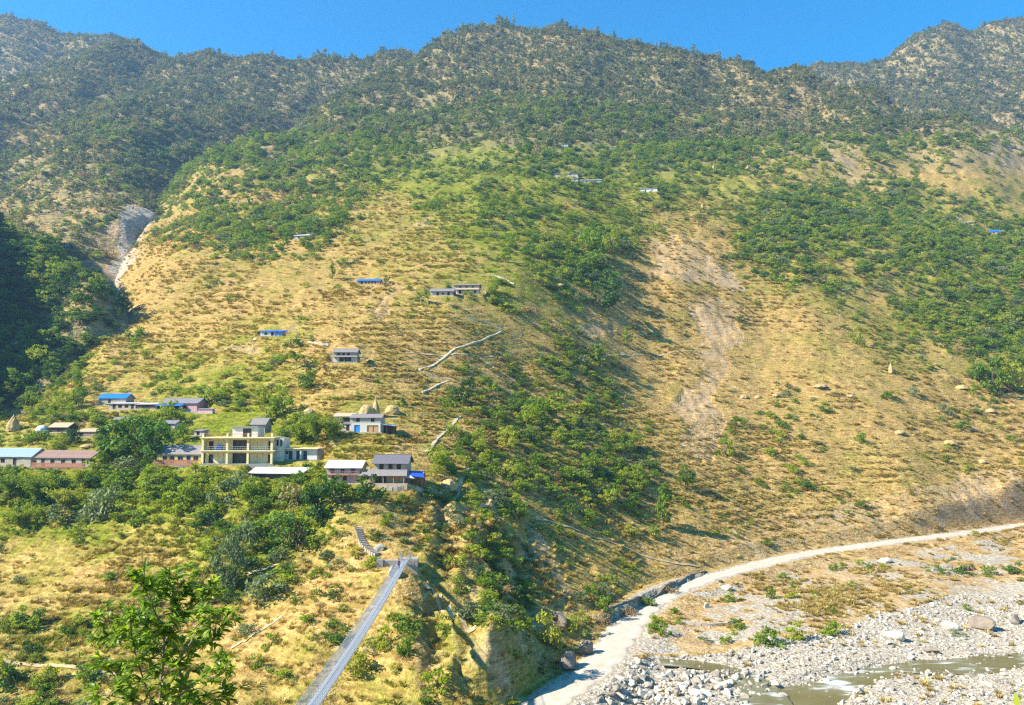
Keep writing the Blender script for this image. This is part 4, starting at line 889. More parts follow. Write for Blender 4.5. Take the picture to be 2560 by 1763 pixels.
    m = MB(); mm = MB(); walls(mm, wu, d - 1.6, 2.3, 4.5, [(o[0] - xo, o[1] - xo, o[2], o[3]) for _, o in o2]); gable(mm, wu, d - 1.6, 4.5, 1.55); m.add([(a + xo, b + 1.4, c) for a, b, c in mm.v], mm.f); m.build('upper_wall', PM('dull'), t)
    for k, o in o1: opening(t, k, o, 0, 'palewood', 'palewood' if k == 'window' else 'shutter')
    for k, o in o2: opening(t, k, o, 1.4, 'darkwood', 'shutter')
    m = MB(); ym = 1.4 + (d - 1.6) / 2; x0, x1 = xo - wu / 2 - .6, xo + wu / 2 + .6
    m.slab((x0, .7, 4.25), (x1, .7, 4.25), (x1, ym, 6.15), (x0, ym, 6.15), .1); m.slab((x0, ym, 6.15), (x1, ym, 6.15), (x1, d + .5, 4.25), (x0, d + .5, 4.25), .1); m.tube([(x0, ym, 6.17), (x1, ym, 6.17)], .1, 6); m.build('roof', PM('slate'), t)
    m = MB(); m.slab((-w / 2 - .8, -1.9, 1.75), (w / 2 + .6, -1.9, 1.75), (w / 2 + .1, 1.38, 2.95), (-w / 2 - .1, 1.38, 2.95), .1); m.build('porch_roof', PM('oldslate'), t); posts(t, [-w / 2 + .1 + k * (w - .2) / 4 for k in range(5)], -1.6, -.4, 1.75, PM('palewood'))
    m = MB(); m.box(-w / 2 - .9, w / 2 + .8, -2.4, -.8, -1.2, .06); m.build('terrace', PM('mud'), t)
    x0 = w / 2 + .35; le = thing('tarp_lean_to', 'timber lean-to under a bright blue tarpaulin against the slate house', 'shed', s.loc + np.array([math.cos(s.rz) * (x0 + 1.6), math.sin(s.rz) * (x0 + 1.6), 0]), s.rz)
    m = MB(); m.box(-1.6, -1.45, -.6, 3.4, -.9, 1.7); m.box(-1.45, 1.9, 3.2, 3.4, -.9, 2.0); m.build('wall', PM('wood'), le); posts(le, [-1.4, .4, 1.8], -.6, -.9, 1.5, PM('darkwood')); m = MB(); m.slab((-.9, -.5, 1.72), (2.4, -.9, 1.35), (1.3, 3.4, 2.5), (-1.9, 3.4, 2.6), .04); m.build('tarpaulin', PM('tarp'), le); m = MB(); m.slab((-2.0, -1.2, 1.45), (.3, -1.6, 1.2), (-.85, -.3, 1.78), (-1.9, -.2, 1.9), .05); m.build('tin_eave', PM('tin'), le)
    # --- house with the blue door and straw behind
    s, t = start('blue_door', 'blue_door_house', 'two-storey stone house with a bright blue door and wooden shutters below straw stacks', 'house'); w, d = s.w, s.d; plinth(t, w, d, mat='mud')
    o1 = [('door', (-w / 2 + .9, -w / 2 + 2.3, .1, 2.0)), ('window', (w * .05, w * .05 + 2.9, .3, 1.95))]; m = MB(); walls(m, w, d, .1, 2.55, [o for _, o in o1]); m.build('ground_wall', PM('white'), t)
    opening(t, 'door', o1[0][1], 0, 'bluedoor', 'bluedoor'); opening(t, 'window', o1[1][1], 0, 'palewood', 'palewood')
    o2 = [('window', (-w * .32 + k * w * .5, -w * .32 + .8 + k * w * .5, 2.95, 3.75)) for k in (0, 1)]; m = MB(); walls(m, w, d, 2.55, 4.0, [o for _, o in o2]); gable(m, w, d, 4.0, .8); m.build('upper_wall', PM('stone'), t)
    for k, o in o2: opening(t, k, o, 0, 'darkwood', 'shutter')
    roof(t, w, d, 4.0, .85, PM('oldslate'), .45)
    x0 = w / 2 + .1; le = thing('blue_lean_to', 'small lean-to with a thin blue roof on one post beside the blue-doored house', 'shed', s.loc + np.array([math.cos(s.rz) * (x0 + 1.9), math.sin(s.rz) * (x0 + 1.9), 0]), s.rz)
    m = MB(); m.slab((-1.8, -.4, 2.35), (2.0, -.4, 1.75), (2.0, 2.6, 1.95), (-1.8, 2.6, 2.55), .05); m.build('roof', PM('bluetin'), le); posts(le, [-.2, 1.7], -.2, -.6, 1.95, PM('darkwood')); m = MB(); m.box(-1.7, 1.8, 2.3, 2.5, -.6, 2.0); m.build('wall', PM('darkwood'), le)
    simple_house('hut_left', 'stone_hut', 'little flat white hut with one dark door left of the blue-doored house', 2.0, .3, 'white', 'oldslate', 0, [('door', .66, .8, .1, 1.7)], True, .3, 'hut')
    simple_house('hut_back', 'thatched_hut', 'low open hut with a straw-brown roof behind the bamboo, left of the blue-doored house', 2.3, .7, 'stone', 'thatch', 0, [('door', .6, 2.2, .2, 1.7)], False, .6, 'hut')
    # --- house with the porch higher up
    s, t = start('porch', 'porch_house', 'grey-roofed two-storey house with three dark windows and a wrap-around porch roof, alone on the slope', 'house'); w, d = s.w, s.d; plinth(t, w, d, mat='mud')
    o1 = [('window', (-w * .22 + k * 1.35, -w * .22 + 1.1 + k * 1.35, .45, 1.75)) for k in range(3)]; m = MB(); walls(m, w, d, .1, 2.1, [o for _, o in o1]); m.build('ground_wall', PM('white'), t)
    for k, o in o1: opening(t, k, o, 0, 'darkwood', 'glass')
    o2 = [('window', (-w * .3 + k * 1.6, -w * .3 + .7 + k * 1.6, 2.5, 3.2)) for k in range(3)]; m = MB(); walls(m, w * .9, d, 2.1, 3.5, [o for _, o in o2]); gable(m, w * .9, d, 3.5, 1.2); m.build('upper_wall', PM('dull'), t)
    for k, o in o2: opening(t, k, o, 0, 'darkwood', 'shutter')
    roof(t, w * .9, d, 3.5, 1.25, PM('oldslate'), .6)
    m = MB(); m.slab((-w / 2 - .8, -1.4, 1.75), (w / 2 + .4, -1.4, 1.75), (w / 2 - .2, -.02, 2.4), (-w / 2 - .2, -.02, 2.4), .08); m.slab((w / 2 + .4, -1.2, 1.75), (w / 2 + 3.6, -.4, 1.55), (w / 2 + 2.8, d, 1.75), (w / 2 - .05, d, 2.4), .08); m.build('porch_roof', PM('oldslate'), t); posts(t, [-w / 2, 0, w / 2, w / 2 + 3.2], -.9, -.3, 1.75, PM('palewood'))
    # --- house under blue tarpaulins
    s, t = simple_house('tarp', 'tarpaulin_house', 'low white-walled house under two bright blue tarpaulin roofs above the terraces', 1.9, .9, 'white', 'blue', 0, [('door', .55, .9, .1, 1.6), ('window', .25, .9, .6, 1.4)], True, .5)
    m = MB(); m.slab((s.w * .18, -1.2, 1.5), (s.w * .62, -1.0, 1.4), (s.w * .70, 2.6, 2.1), (s.w * .10, 2.6, 2.35), .05); m.build('side_tarpaulin', PM('tarp'), t); posts(t, [s.w * .2, s.w * .6], -1.0, -.4, 1.45, PM('darkwood')); m = MB(); m.box(s.w * .2, s.w * .38, -.85, -.8, .2, 1.3); m.build('blue_sheet', PM('bluedoor'), t)
    simple_house('blue_hut', 'blue_roof_hut', 'plank hut with a bright blue roof standing alone high on the tan slope', 1.9, 1.0, 'palewood', 'blue', 0, [('door', .2, .9, .1, 1.6)] + [('window', .38 + .14 * k, .5, .6, 1.5) for k in range(4)], False, .5, 'hut')
    # --- long house pair
    simple_house('long_a', 'low_longhouse', 'low stone house with a pale slate roof, left one of the pair by the stairway', 2.2, 1.4, 'stone', 'oldslate', 0, [('door', .3, .9, .1, 1.7), ('window', .55, .8, .7, 1.4), ('door', .8, .9, .1, 1.7)], False, .7)
    s, t = start('long_b', 'tall_longhouse', 'two-storey white house with three small upper windows, right half of the pair by the stairway', 'house'); w, d = s.w, s.d; plinth(t, w, d, mat='mud')
    o1 = [('door', (-w * .3, -w * .3 + 1.0, .1, 1.8)), ('door', (0, 1.0, .1, 1.8)), ('window', (w * .3, w * .3 + .9, .7, 1.6))]; m = MB(); walls(m, w, d, .1, 2.2, [o for _, o in o1]); m.build('ground_wall', PM('white'), t)
    o2 = [('window', (-w * .28 + k * w * .25, -w * .28 + .7 + k * w * .25, 3.0, 3.6)) for k in range(3)]; m = MB(); walls(m, w, d, 2.2, 4.1, [o for _, o in o2]); gable(m, w, d, 4.1, .8); m.build('upper_wall', PM('dull'), t)
    for k, o in o1 + o2: opening(t, k, o, 0, 'darkwood', 'shutter')
    roof(t, w, d, 4.1, .9, PM('oldslate'), .5); m = MB(); m.slab((-w / 2 - .4, -1.5, 1.95), (w / 2 + .4, -1.5, 1.95), (w / 2, -.02, 2.7), (-w / 2, -.02, 2.7), .08); m.build('porch_roof', PM('thatch'), t); posts(t, [-w / 2 + .1, -w / 6, w / 6, w / 2 - .1], -1.2, -.3, 1.95, PM('palewood'))
    # --- row by the ravine, and small huts of the lower village
    simple_house('blue_row', 'blue_roof_house', 'house with a wide bright blue roof behind the pale-roofed row at the ravine edge', 2.2, 1.3, 'dull', 'blue', 0, [('door', .4, .8, .1, 1.7)])
    simple_house('grey_row', 'pale_roof_house', 'low house with a narrow whitish roof and dark openings in front of the blue roof', 1.9, .4, 'dull', 'tin', 0, [('door', .2, .9, .1, 1.6), ('window', .42, 1.1, .6, 1.4), ('window', .66, 1.1, .6, 1.4), ('door', .88, .8, .1, 1.6)], True)
    simple_house('pale_row', 'pale_roof_shed', 'open shed with a whitish sloping roof between the blue-roofed houses', 1.5, .5, 'darkwood', 'tin', 0, [('door', .5, 2.6, .1, 1.2)], True, .4, 'shed')
    s, t = simple_house('pink', 'pink_house', 'pink-walled house with a dark slate roof and a bright blue porch roof', 2.6, 1.5, 'pink', 'purple', 0, [('door', .2, 1.4, .1, 2.0), ('door', .42, 1.6, .1, 2.0), ('window', .66, 1.0, .8, 1.8)])
    m = MB(); m.slab((-s.w / 2 - 1.2, -2.0, 1.75), (s.w * .15, -2.0, 1.75), (s.w * .15, -.02, 2.5), (-s.w / 2 - .6, -.02, 2.5), .06); m.build('porch_roof', PM('blue'), t); posts(t, [-s.w / 2 - .8, -s.w * .2, s.w * .1], -1.8, -.5, 1.8, PM('pink'))
    simple_house('pink_wall', 'low_pink_shed', 'low pink shed half hidden by dark bushes right of the pink house', 1.2, .3, 'pink', 'purple', 0, (), True, .2, 'shed')
    simple_house('dark_hut', 'dark_hut', 'small dark timber hut with a grey thatch roof beside the white dome', 1.7, 1.1, 'darkwood', 'thatch', 0, [('door', .6, 1.8, .1, 1.3)], False, .5, 'hut')
    simple_house('rubble', 'stone_shed', 'tumbledown stone shed with a mossy brown roof below the white tarpaulin', 1.5, .9, 'rust', 'thatch', 0, [('door', .3, .8, .1, 1.2)], True, .3, 'shed')
    simple_house('grey_small', 'grey_roof_hut', 'grey-roofed hut just behind the big dark tree', 1.6, .7, 'stone', 'oldslate', 0, [('door', .7, .8, .1, 1.4)], False, .4, 'hut')
    simple_house('purple_small', 'purple_roof_hut', 'small hut with a purplish slate roof right of the big dark tree', 1.7, .8, 'stone', 'purple', 0, [('door', .5, .8, .1, 1.4)], False, .4, 'hut')
    simple_house('behind', 'hidden_slate_house', 'slate-roofed house peeking out behind the white rooftop hut', 2.4, 1.6, 'stone', 'oldslate', 0, [('door', .5, .9, .1, 1.7)], False, .5)
    simple_house('tiny_grey', 'lean_hut', 'tiny grey hut left of the cream building roof', 1.3, .4, 'stone', 'oldslate', 0, [('door', .5, .7, .1, 1.1)], True, .3, 'hut')
    for key, label, h, rise, wl, rf in (('far_a', 'upper left grey house of the cluster high on the green slope', 2.3, .9, 'stone', 'oldslate'), ('far_b', 'smallest pale house of the cluster high on the green slope', 2.2, .8, 'white', 'tin'), ('far_c', 'whitish-roofed long house, lower right of the cluster high on the green slope', 2.6, 1.0, 'stone', 'tin'), ('far_white', 'lone white-walled house with a pale blue roof high on the green slope', 2.8, .8, 'white', 'bluetin'),
        ('far_e', 'pale flat-roofed house among the trees on the upper left slope', 2.2, 1.0, 'stone', 'tin'), ('far_f', 'small grey shed right of the pale house on the upper left slope', 1.8, .7, 'stone', 'oldslate'), ('far_g', 'left dark hut at the forest edge below the summit', 2.6, 1.2, 'stone', 'oldslate'), ('far_h', 'right dark hut at the forest edge below the summit', 2.6, 1.2, 'mud', 'oldslate'), ('far_i', 'tiny white house among trees below the summit forest', 3.4, .8, 'white', 'tin'), ('far_j', 'pale hut on the far right slope left of a blue roof', 2.4, .8, 'stone', 'tin'), ('far_blue', 'tiny blue-roofed hut at the far right of the slope', 2.4, 1.6, 'stone', 'blue'), ('far_l', 'whitish shed on the terraces right of the lone white house', 1.6, .7, 'white', 'tin')):
        simple_house(key, 'hill_house', label, h, rise, wl, rf, 0, [('door', .3, .9, .1, 1.8), ('window', .7, .9, .8, 1.7)], False, .5)
    # --- tarpaulin sheet, straw stacks, retaining walls
    g = ground(257, 1079, layer=1); sx = g[1] / F; m = MB(); m.slab((-16 * sx, 0, .15), (14 * sx, 0, .1), (17 * sx, 2.2, 1.7), (-14 * sx, 2.4, 1.5), .06); o = m.build('tarpaulin', PM('plastic')); o.location = g + np.array([0, 0, .2]); o['label'] = 'white and blue tarpaulin sheet stretched by the big dark tree'; o['category'] = 'tarpaulin'
    m = MB(); m.slab((-17 * sx, -.1, .0), (13 * sx, -.1, -.02), (14 * sx, .2, .19), (-16 * sx, .2, .23), .05); q = m.build('blue_hem', PM('blue'), o)
    build_stacks()
def straw_mesh(kind, seed):
    rng = np.random.default_rng(seed); nr, nc = 12, 26; prof = {'cone': [(.50,0),(.52,.18),(.46,.34),(.36,.5),(.25,.66),(.15,.82),(.06,.94),(0,1)], 'dome': [(.5,0),(.52,.2),(.49,.45),(.42,.66),(.30,.82),(.16,.94),(.05,.99),(0,1)], 'pile': [(.52,0),(.5,.25),(.42,.55),(.30,.8),(.16,.95),(.04,1),(0,1)], 'white': [(.5,0),(.49,.4),(.44,.7),(.32,.9),(.15,.99),(0,1)]}[kind]
    hs_ = np.linspace(0, 1, nr); k = np.linspace(0, 1, len(prof)); rr = np.interp(hs_, k, [p[0] for p in prof]); zz = np.interp(hs_, k, [p[1] for p in prof])
    th = np.arange(nc) / nc * 2 * math.pi; j = 1 + (.10 if kind != 'white' else .03) * rng.normal(size=(nr, nc)); ridge = 1 + .06 * rng.normal(size=nc)[None, :]
    X = rr[:, None] * np.cos(th) * j * ridge; Y = rr[:, None] * np.sin(th) * j * ridge; Z = zz[:, None] + .025 * rng.normal(size=(nr, nc)) - .06 * (hs_[:, None] == 0)
    v = np.stack([X.ravel(), Y.ravel(), Z.ravel()], 1); f = []
    for i in range(nr - 1):
        for c in range(nc): f.append((i * nc + c, i * nc + (c + 1) % nc, (i + 1) * nc + (c + 1) % nc, (i + 1) * nc + c))
    return mesh_np('straw', v, np.array(f), PM('straw') if kind != 'white' else PM('plastic'))
def build_stacks():
    named = {(915,1046): 'broad straw stack behind the blue-doored house roof', (938,1043): 'tall pointed straw stack behind the blue-doored house roof', (979,1038): 'low round straw stack right of the pointed stack', (27,1082): 'pointed haystack at the left edge beside the dark valley', (98,1083): 'white plastic covered dome beside the dark hut', (545,1188): 'dry straw heap below the cream building wall', (215,1122): 'pale straw heap above the rust-roofed building', (770,1040): 'straw heap behind the bright bamboo', (1122,1238): 'large straw heap on the yard edge right of the slate house', (2230,938): 'small pointed haystack on the tan slope at the right'}
    hay = [straw_mesh('pile', 31), straw_mesh('pile', 32)]
    for i, (g, w, h, kind, px, py) in enumerate(STACKS):
        me = hay[i % 2] if kind == 'pile' else straw_mesh(kind, 40 + i); nm = 'covered_dome' if kind == 'white' else 'straw_pile' if kind == 'pile' else 'haystack'; o = link(nm, me)
        gz = float(top_height(np.array([g[0]]), np.array([g[1] + w * .3]))[0][0]) - .15
        o.location = (g[0], g[1] + w * .3, gz); o.scale = (w, w * .85, h * (1.15 if kind != 'pile' else .8)); o.scale *= .65 if (kind == 'cone' and py < 600) else 1.0; o.rotation_euler = (0, 0, RNG.uniform(0, 6)); o['category'] = 'plastic cover' if kind == 'white' else 'haystack'
        if (px, py) in named: o['label'] = named[(px, py)]
        elif kind == 'cone': o['label'] = 'tiny pointed haystack on the high green terraces'; o['group'] = 'pointed haystacks on the high terraces'
        elif py < 800: o['label'] = 'pale straw pile beside the trail under the dark bushes'; o['group'] = 'straw piles under the dark bushes'
        else: o['label'] = 'pale cut-straw pile lying on the dry slope above the road'; o['group'] = 'straw piles on the dry slope'
    def stone_wall(name, label, pts, h, th=.5, mat='stone', top=0.0, n=8):
        line = dense(hermite([ground(px, py, layer=1) for px, py in pts], n), 1.0); z = height_main(line[:, 0], line[:, 1]); m = MB(); rg = random.Random(3)
        z = np.convolve(np.pad(z, 2, 'edge'), np.ones(5) / 5, 'valid') + top
        for i in range(len(line) - 1):
            a, b = Vector(line[i]), Vector(line[i + 1]); t_ = (b - a); t_.z = 0; t_.normalize(); n_ = Vector((-t_.y, t_.x, 0)); j = rg.uniform(-.07, .07); zt = h + (rg.uniform(-.12, .12) if 'stone' in mat else 0)
            q = [a - n_ * (th / 2 + j), b - n_ * (th / 2 + j), b + n_ * th / 2, a + n_ * th / 2]
            m.hexa([(p.x, p.y, zz - .7) for p, zz in zip(q, (z[i], z[i + 1], z[i + 1], z[i]))] + [(p.x, p.y, zz + zt) for p, zz in zip(q, (z[i], z[i + 1], z[i + 1], z[i]))])
        o = m.build(name, PM(mat)); o['label'] = label; o['category'] = 'wall'; return o
    stone_wall('retaining_wall', 'pale concrete retaining wall running under the school and rust-roofed buildings', [(60,1172),(180,1172),(300,1172),(420,1170),(470,1168)], .25, .35, 'conc')
    stone_wall('stone_wall', 'dark dry-stone wall along the front of the ploughed field by the road', [(1505,1532),(1600,1500),(1700,1462),(1765,1432)], .45, .6, 'shade_stone')  # brown stone coloured darker to stand in for shade on the scarp
    stone_wall('stone_wall', 'low stone wall at the yard below the slate house', [(945,1222),(1010,1222),(1070,1228),(1120,1232)], .5, .6)
    stone_wall('stone_wall', 'grey dry-stone wall in the small terraced plot beside the road bend', [(1710,1560),(1760,1566),(1820,1562),(1850,1552)], .6, .6)
    stone_wall('stone_wall', 'thin stone wall on the terrace right of the tarpaulin house', [(770,858),(800,862),(822,866)], .6, .6)

# ------------------------------------------------------------------ suspension footbridge and the person on it
def build_bridge():
    far = np.array(P(1012, 1404, 149.0)); far[2] += .15; near = np.array(P(782, 1763, 72.0)); d = (near - far); k = (near[1] - 38.0) / (far[1] - near[1])
    end = np.array([near[0] + d[0] * k, 38.0, 22.4])
    n = int(np.linalg.norm(end - far)); tt = np.linspace(0, 1, n + 1)
    # quadratic through far, near, end
    y = far[1] + (end[1] - far[1]) * tt; x = far[0] + (end[0] - far[0]) * tt
    zc = np.polyfit([far[1], near[1], 38.0], [far[2], near[2], end[2]], 2); z = np.polyval(zc, y); deck = np.stack([x, y, z], 1); HW = .56
    t = thing('footbridge', 'long steel suspension footbridge with mesh sides crossing from the near bank', 'bridge', far)
    T = (deck[-1] - deck[0])[:2]; T /= np.linalg.norm(T); N = np.array([-T[1], T[0], 0]); loc = lambda p: tuple(np.asarray(p) - far)
    steel = plain('galvanised_steel', (0.42, 0.44, 0.47), .5, .25, 3.0, .5, .25); wire = plain('steel_wire', (0.40, 0.42, 0.46), .5, .1, 3.0, .5, .3)
    m = MB(); L = float(np.linalg.norm(deck[1] - deck[0]))
    for k in range(4): a = -HW + .02 + k * (2 * HW - .04) / 4; m.box(a, a + (2 * HW - .04) / 4 - .025, .02, L - .03, -.03, 0.0)
    m.box(-HW, HW, -.04, .04, -.12, -.031); me = m.mesh('deck_panel', steel)
    for i in range(n):
        o = link('deck_panel', me, t); o.location = loc(deck[i]); dv = deck[i + 1] - deck[i]
        o.rotation_euler = (math.asin(dv[2] / np.linalg.norm(dv)), 0, math.atan2(-dv[0], dv[1]))
    sag = 1.1
    for sgn in (-1, 1):
        off = N * (HW + .03) * sgn; m = MB(); m.tube([loc(p + off + [0, 0, .0]) for p in deck[::2]], .035, 5); m.build('deck_cable', steel, t)
        m = MB(); m.tube([loc(p + off * 1.08 + [0, 0, sag]) for p in deck[::2]], .035, 5); m.build('hand_cable', steel, t)
        m = MB(); m.tube([(0, 0, 0), tuple(off * .08 + [0, 0, sag])], .016, 4); hm = m.mesh('hanger', wire)
        for i in range(n + 1): o = link('hanger', hm, t); o.location = loc(deck[i] + off)
        m = MB()
        for h in (.14, .28, .42, .56, .70, .84, .98): m.tube([loc(p + off * (1 + .07 * h) + [0, 0, h]) for p in deck[::2]], .009, 3)
        for i in range(n):
            for q in (.2, .4, .6, .8): p = deck[i] * (1 - q) + deck[i + 1] * q; m.tube([loc(p + off), loc(p + off * 1.08 + [0, 0, sag])], .008, 3)
        me_ = m.build('wire_mesh', wire, t); me_['kind'] = 'stuff'
    # far anchorage: concrete platform, approach wall and two short posts
    a = thing('bridge_anchorage', 'grey concrete anchorage platform at the far end of the footbridge', 'platform', far + np.array([0.3, 1.2, 0]), R(4)); cc = PM('conc')
    m = MB(); m.box(-1.3, 1.9, -.9, 2.8, -2.6, .02); m.build('platform_block', cc, a); m = MB(); m.box(-5.6, -1.32, -.2, .9, -2.0, -.1); m.build('approach_wall', cc, a); m = MB(); m.box(-5.4, -4.4, -.5, .2, -2.0, .15); m.build('approach_block', cc, a)
    for x in (-1.05, .55): m = MB(); m.box(x - .16, x + .16, -.6, -.2, .03, 1.35); m.build('anchor_post', cc, a)
    for i in range(6): m = MB(); m.box(-.9, .45, -.88 + i * .3, -.60 + i * .3, .021, .06); m.build('step', cc, a)
    # the person
    i = 8; p = deck[i] - N * .22 * 1
    body_person(p + np.array([0, 0, .005]))
    # stone stair beyond
    st = thing('stone_staircase', 'curving flight of pale stone steps climbing left of the bridge anchorage', 'staircase', NEARSTAIR[-1]); d = dense(NEARSTAIR, .62); d[:, 2] = height_main(d[:, 0], d[:, 1]); d[:, 2] = np.convolve(np.pad(d[:, 2], 4, 'edge'), np.ones(9) / 9, 'valid')
    for i in range(len(d) - 1):
        p, q = Vector(d[i] - NEARSTAIR[-1]), Vector(d[i + 1] - NEARSTAIR[-1]); tv = q - p; tv.z = 0; tv.normalize(); nn = Vector((-tv.y, tv.x, 0)); z = max(p.z, q.z) + .30; m = MB(); w = .66 + random.uniform(-.06, .06); q = p + (q - p) * .80
        a_, b_, c_, e_ = p - nn * w, p + nn * w, q + nn * w, q - nn * w; m.hexa([(v.x, v.y, z - 1.1) for v in (a_, e_, c_, b_)] + [(v.x, v.y, z) for v in (a_, e_, c_, b_)]); m.build('step', PM('dull'), st)
def body_person(p):
    """one skinned figure walking away from the camera side, carrying a load on the back"""
    t = thing('person', 'person in dark top and blue trousers walking on the far end of the footbridge', 'person', p, R(10))
    J = [(0,0,.92),(0,.01,1.12),(0,.02,1.36),(0,.0,1.50),(0,-.03,1.62),(0,-.03,1.72),(-.10,0,.88),(-.11,-.12,.50),(-.11,.02,.08),(-.11,-.12,.04),(.10,0,.88),(.11,.10,.50),(.11,.24,.10),(.11,.12,.05),(-.19,.02,1.38),(-.25,-.02,1.10),(-.22,-.20,.92),(-.21,-.27,.88),(.19,.02,1.38),(.25,.06,1.10),(.22,-.06,.88),(.21,-.10,.82)]
    E = [(0,1),(1,2),(2,3),(3,4),(4,5),(0,6),(6,7),(7,8),(8,9),(0,10),(10,11),(11,12),(12,13),(2,14),(14,15),(15,16),(16,17),(2,18),(18,19),(19,20),(20,21)]
    rad = [.14,.135,.15,.055,.10,.085,.095,.065,.045,.045,.095,.065,.045,.045,.06,.045,.035,.03,.06,.045,.035,.03]
    me = bpy.data.meshes.new('body'); me.from_pydata(J, E, []); o = link('body', me, t); o.modifiers.new('skin', 'SKIN'); o.modifiers.new('sub', 'SUBSURF').levels = 1; o.modifiers['sub'].render_levels = 1
    for v, r in zip(me.skin_vertices[0].data, rad): v.radius = (r, r)
    me.skin_vertices[0].data[0].use_root = True
    m, tt, b = new_mat('clothes'); tc = tt.nodes.new('ShaderNodeTexCoord'); sp = tt.nodes.new('ShaderNodeSeparateXYZ'); tt.links.new(tc.outputs['Object'], sp.inputs[0])
    c = ramp(tt, math_n(tt, 'DIVIDE', sp.outputs[2], 2.0), [(0.03, (.05, .04, .035)), (.05, (.03, .06, .20)), (.46, (.03, .06, .20)), (.48, (.10, .06, .09)), (.74, (.10, .06, .09)), (.755, (.30, .17, .11)), (.80, (.30, .17, .11))]); c.node.color_ramp.interpolation = 'CONSTANT'
    tt.links.new(c, b.inputs['Base Color']); me.materials.append(m)
    h = MB(); h.tube([(0, -.01, 1.66), (0, -.01, 1.72), (0, -.01, 1.80)], [.115, .12, .05], 10); h.build('hair', plain('black_hair', (.02, .017, .015), .7), t)
    q = MB(); q.tube([(0, .20, 1.05), (0, .22, 1.2), (0, .22, 1.42)], [.14, .19, .21], 10); ld = q.build('basket', PM('palewood')); ld.location = p; ld.rotation_euler = (0, 0, R(10)); ld['label'] = 'wicker basket carried on the back of the person on the footbridge'; ld['category'] = 'basket'

# ------------------------------------------------------------------ boulders
def rock_mesh(seed, n=2):
    rng = np.random.default_rng(seed); import bmesh; bm = bmesh.new(); bmesh.ops.create_icosphere(bm, subdivisions=n, radius=.5); me = bpy.data.meshes.new('boulder'); off = rng.uniform(0, 50, 3)
    cuts = [(rand_dirs(1, rng)[0], rng.uniform(.20, .38)) for _ in range(9)]
    for v in bm.verts:
        p = np.array(v.co)
        for d, h in cuts:
            s = p @ d - h
            if s > 0: p = p - d * s * .93
        p *= 1 + .22 * float(fbm(np.array([p[0] * 4 + off[0]]), np.array([p[1] * 4 + p[2] * 3 + off[1]]), 2, 9)[0]); v.co = p
    bm.to_mesh(me); bm.free(); me.materials.append(M_BOULD); return me
def boulder_mat():
    m, t, b = new_mat('river_rock'); v = mapped(t, (1, 1, 1)); oi = t.nodes.new('ShaderNodeObjectInfo'); n = noise(t, v, 5.0, 5, .65)
    f = math_n(t, 'ADD', math_n(t, 'MULTIPLY', oi.outputs['Random'], .55), math_n(t, 'MULTIPLY', n, .5))
    t.links.new(ramp(t, f, [(.2, (.16, .135, .10)), (.42, (.34, .295, .23)), (.65, (.47, .42, .335)), (.95, (.62, .57, .475))]), b.inputs['Base Color']); b.inputs['Roughness'].default_value = .9; bump(t, b, n, .6, .06); return m
M_BOULD = boulder_mat()
ROCKS = [rock_mesh(300 + i, 3) for i in range(6)]
M_BROWN = plain('brown_rock', (.22, .175, .13), .9, .4, 3.0, bmp=.05)
BROWN = []
for me in ROCKS[:3]:
    q = me.copy(); q.materials.clear(); q.materials.append(M_BROWN); BROWN.append(q)
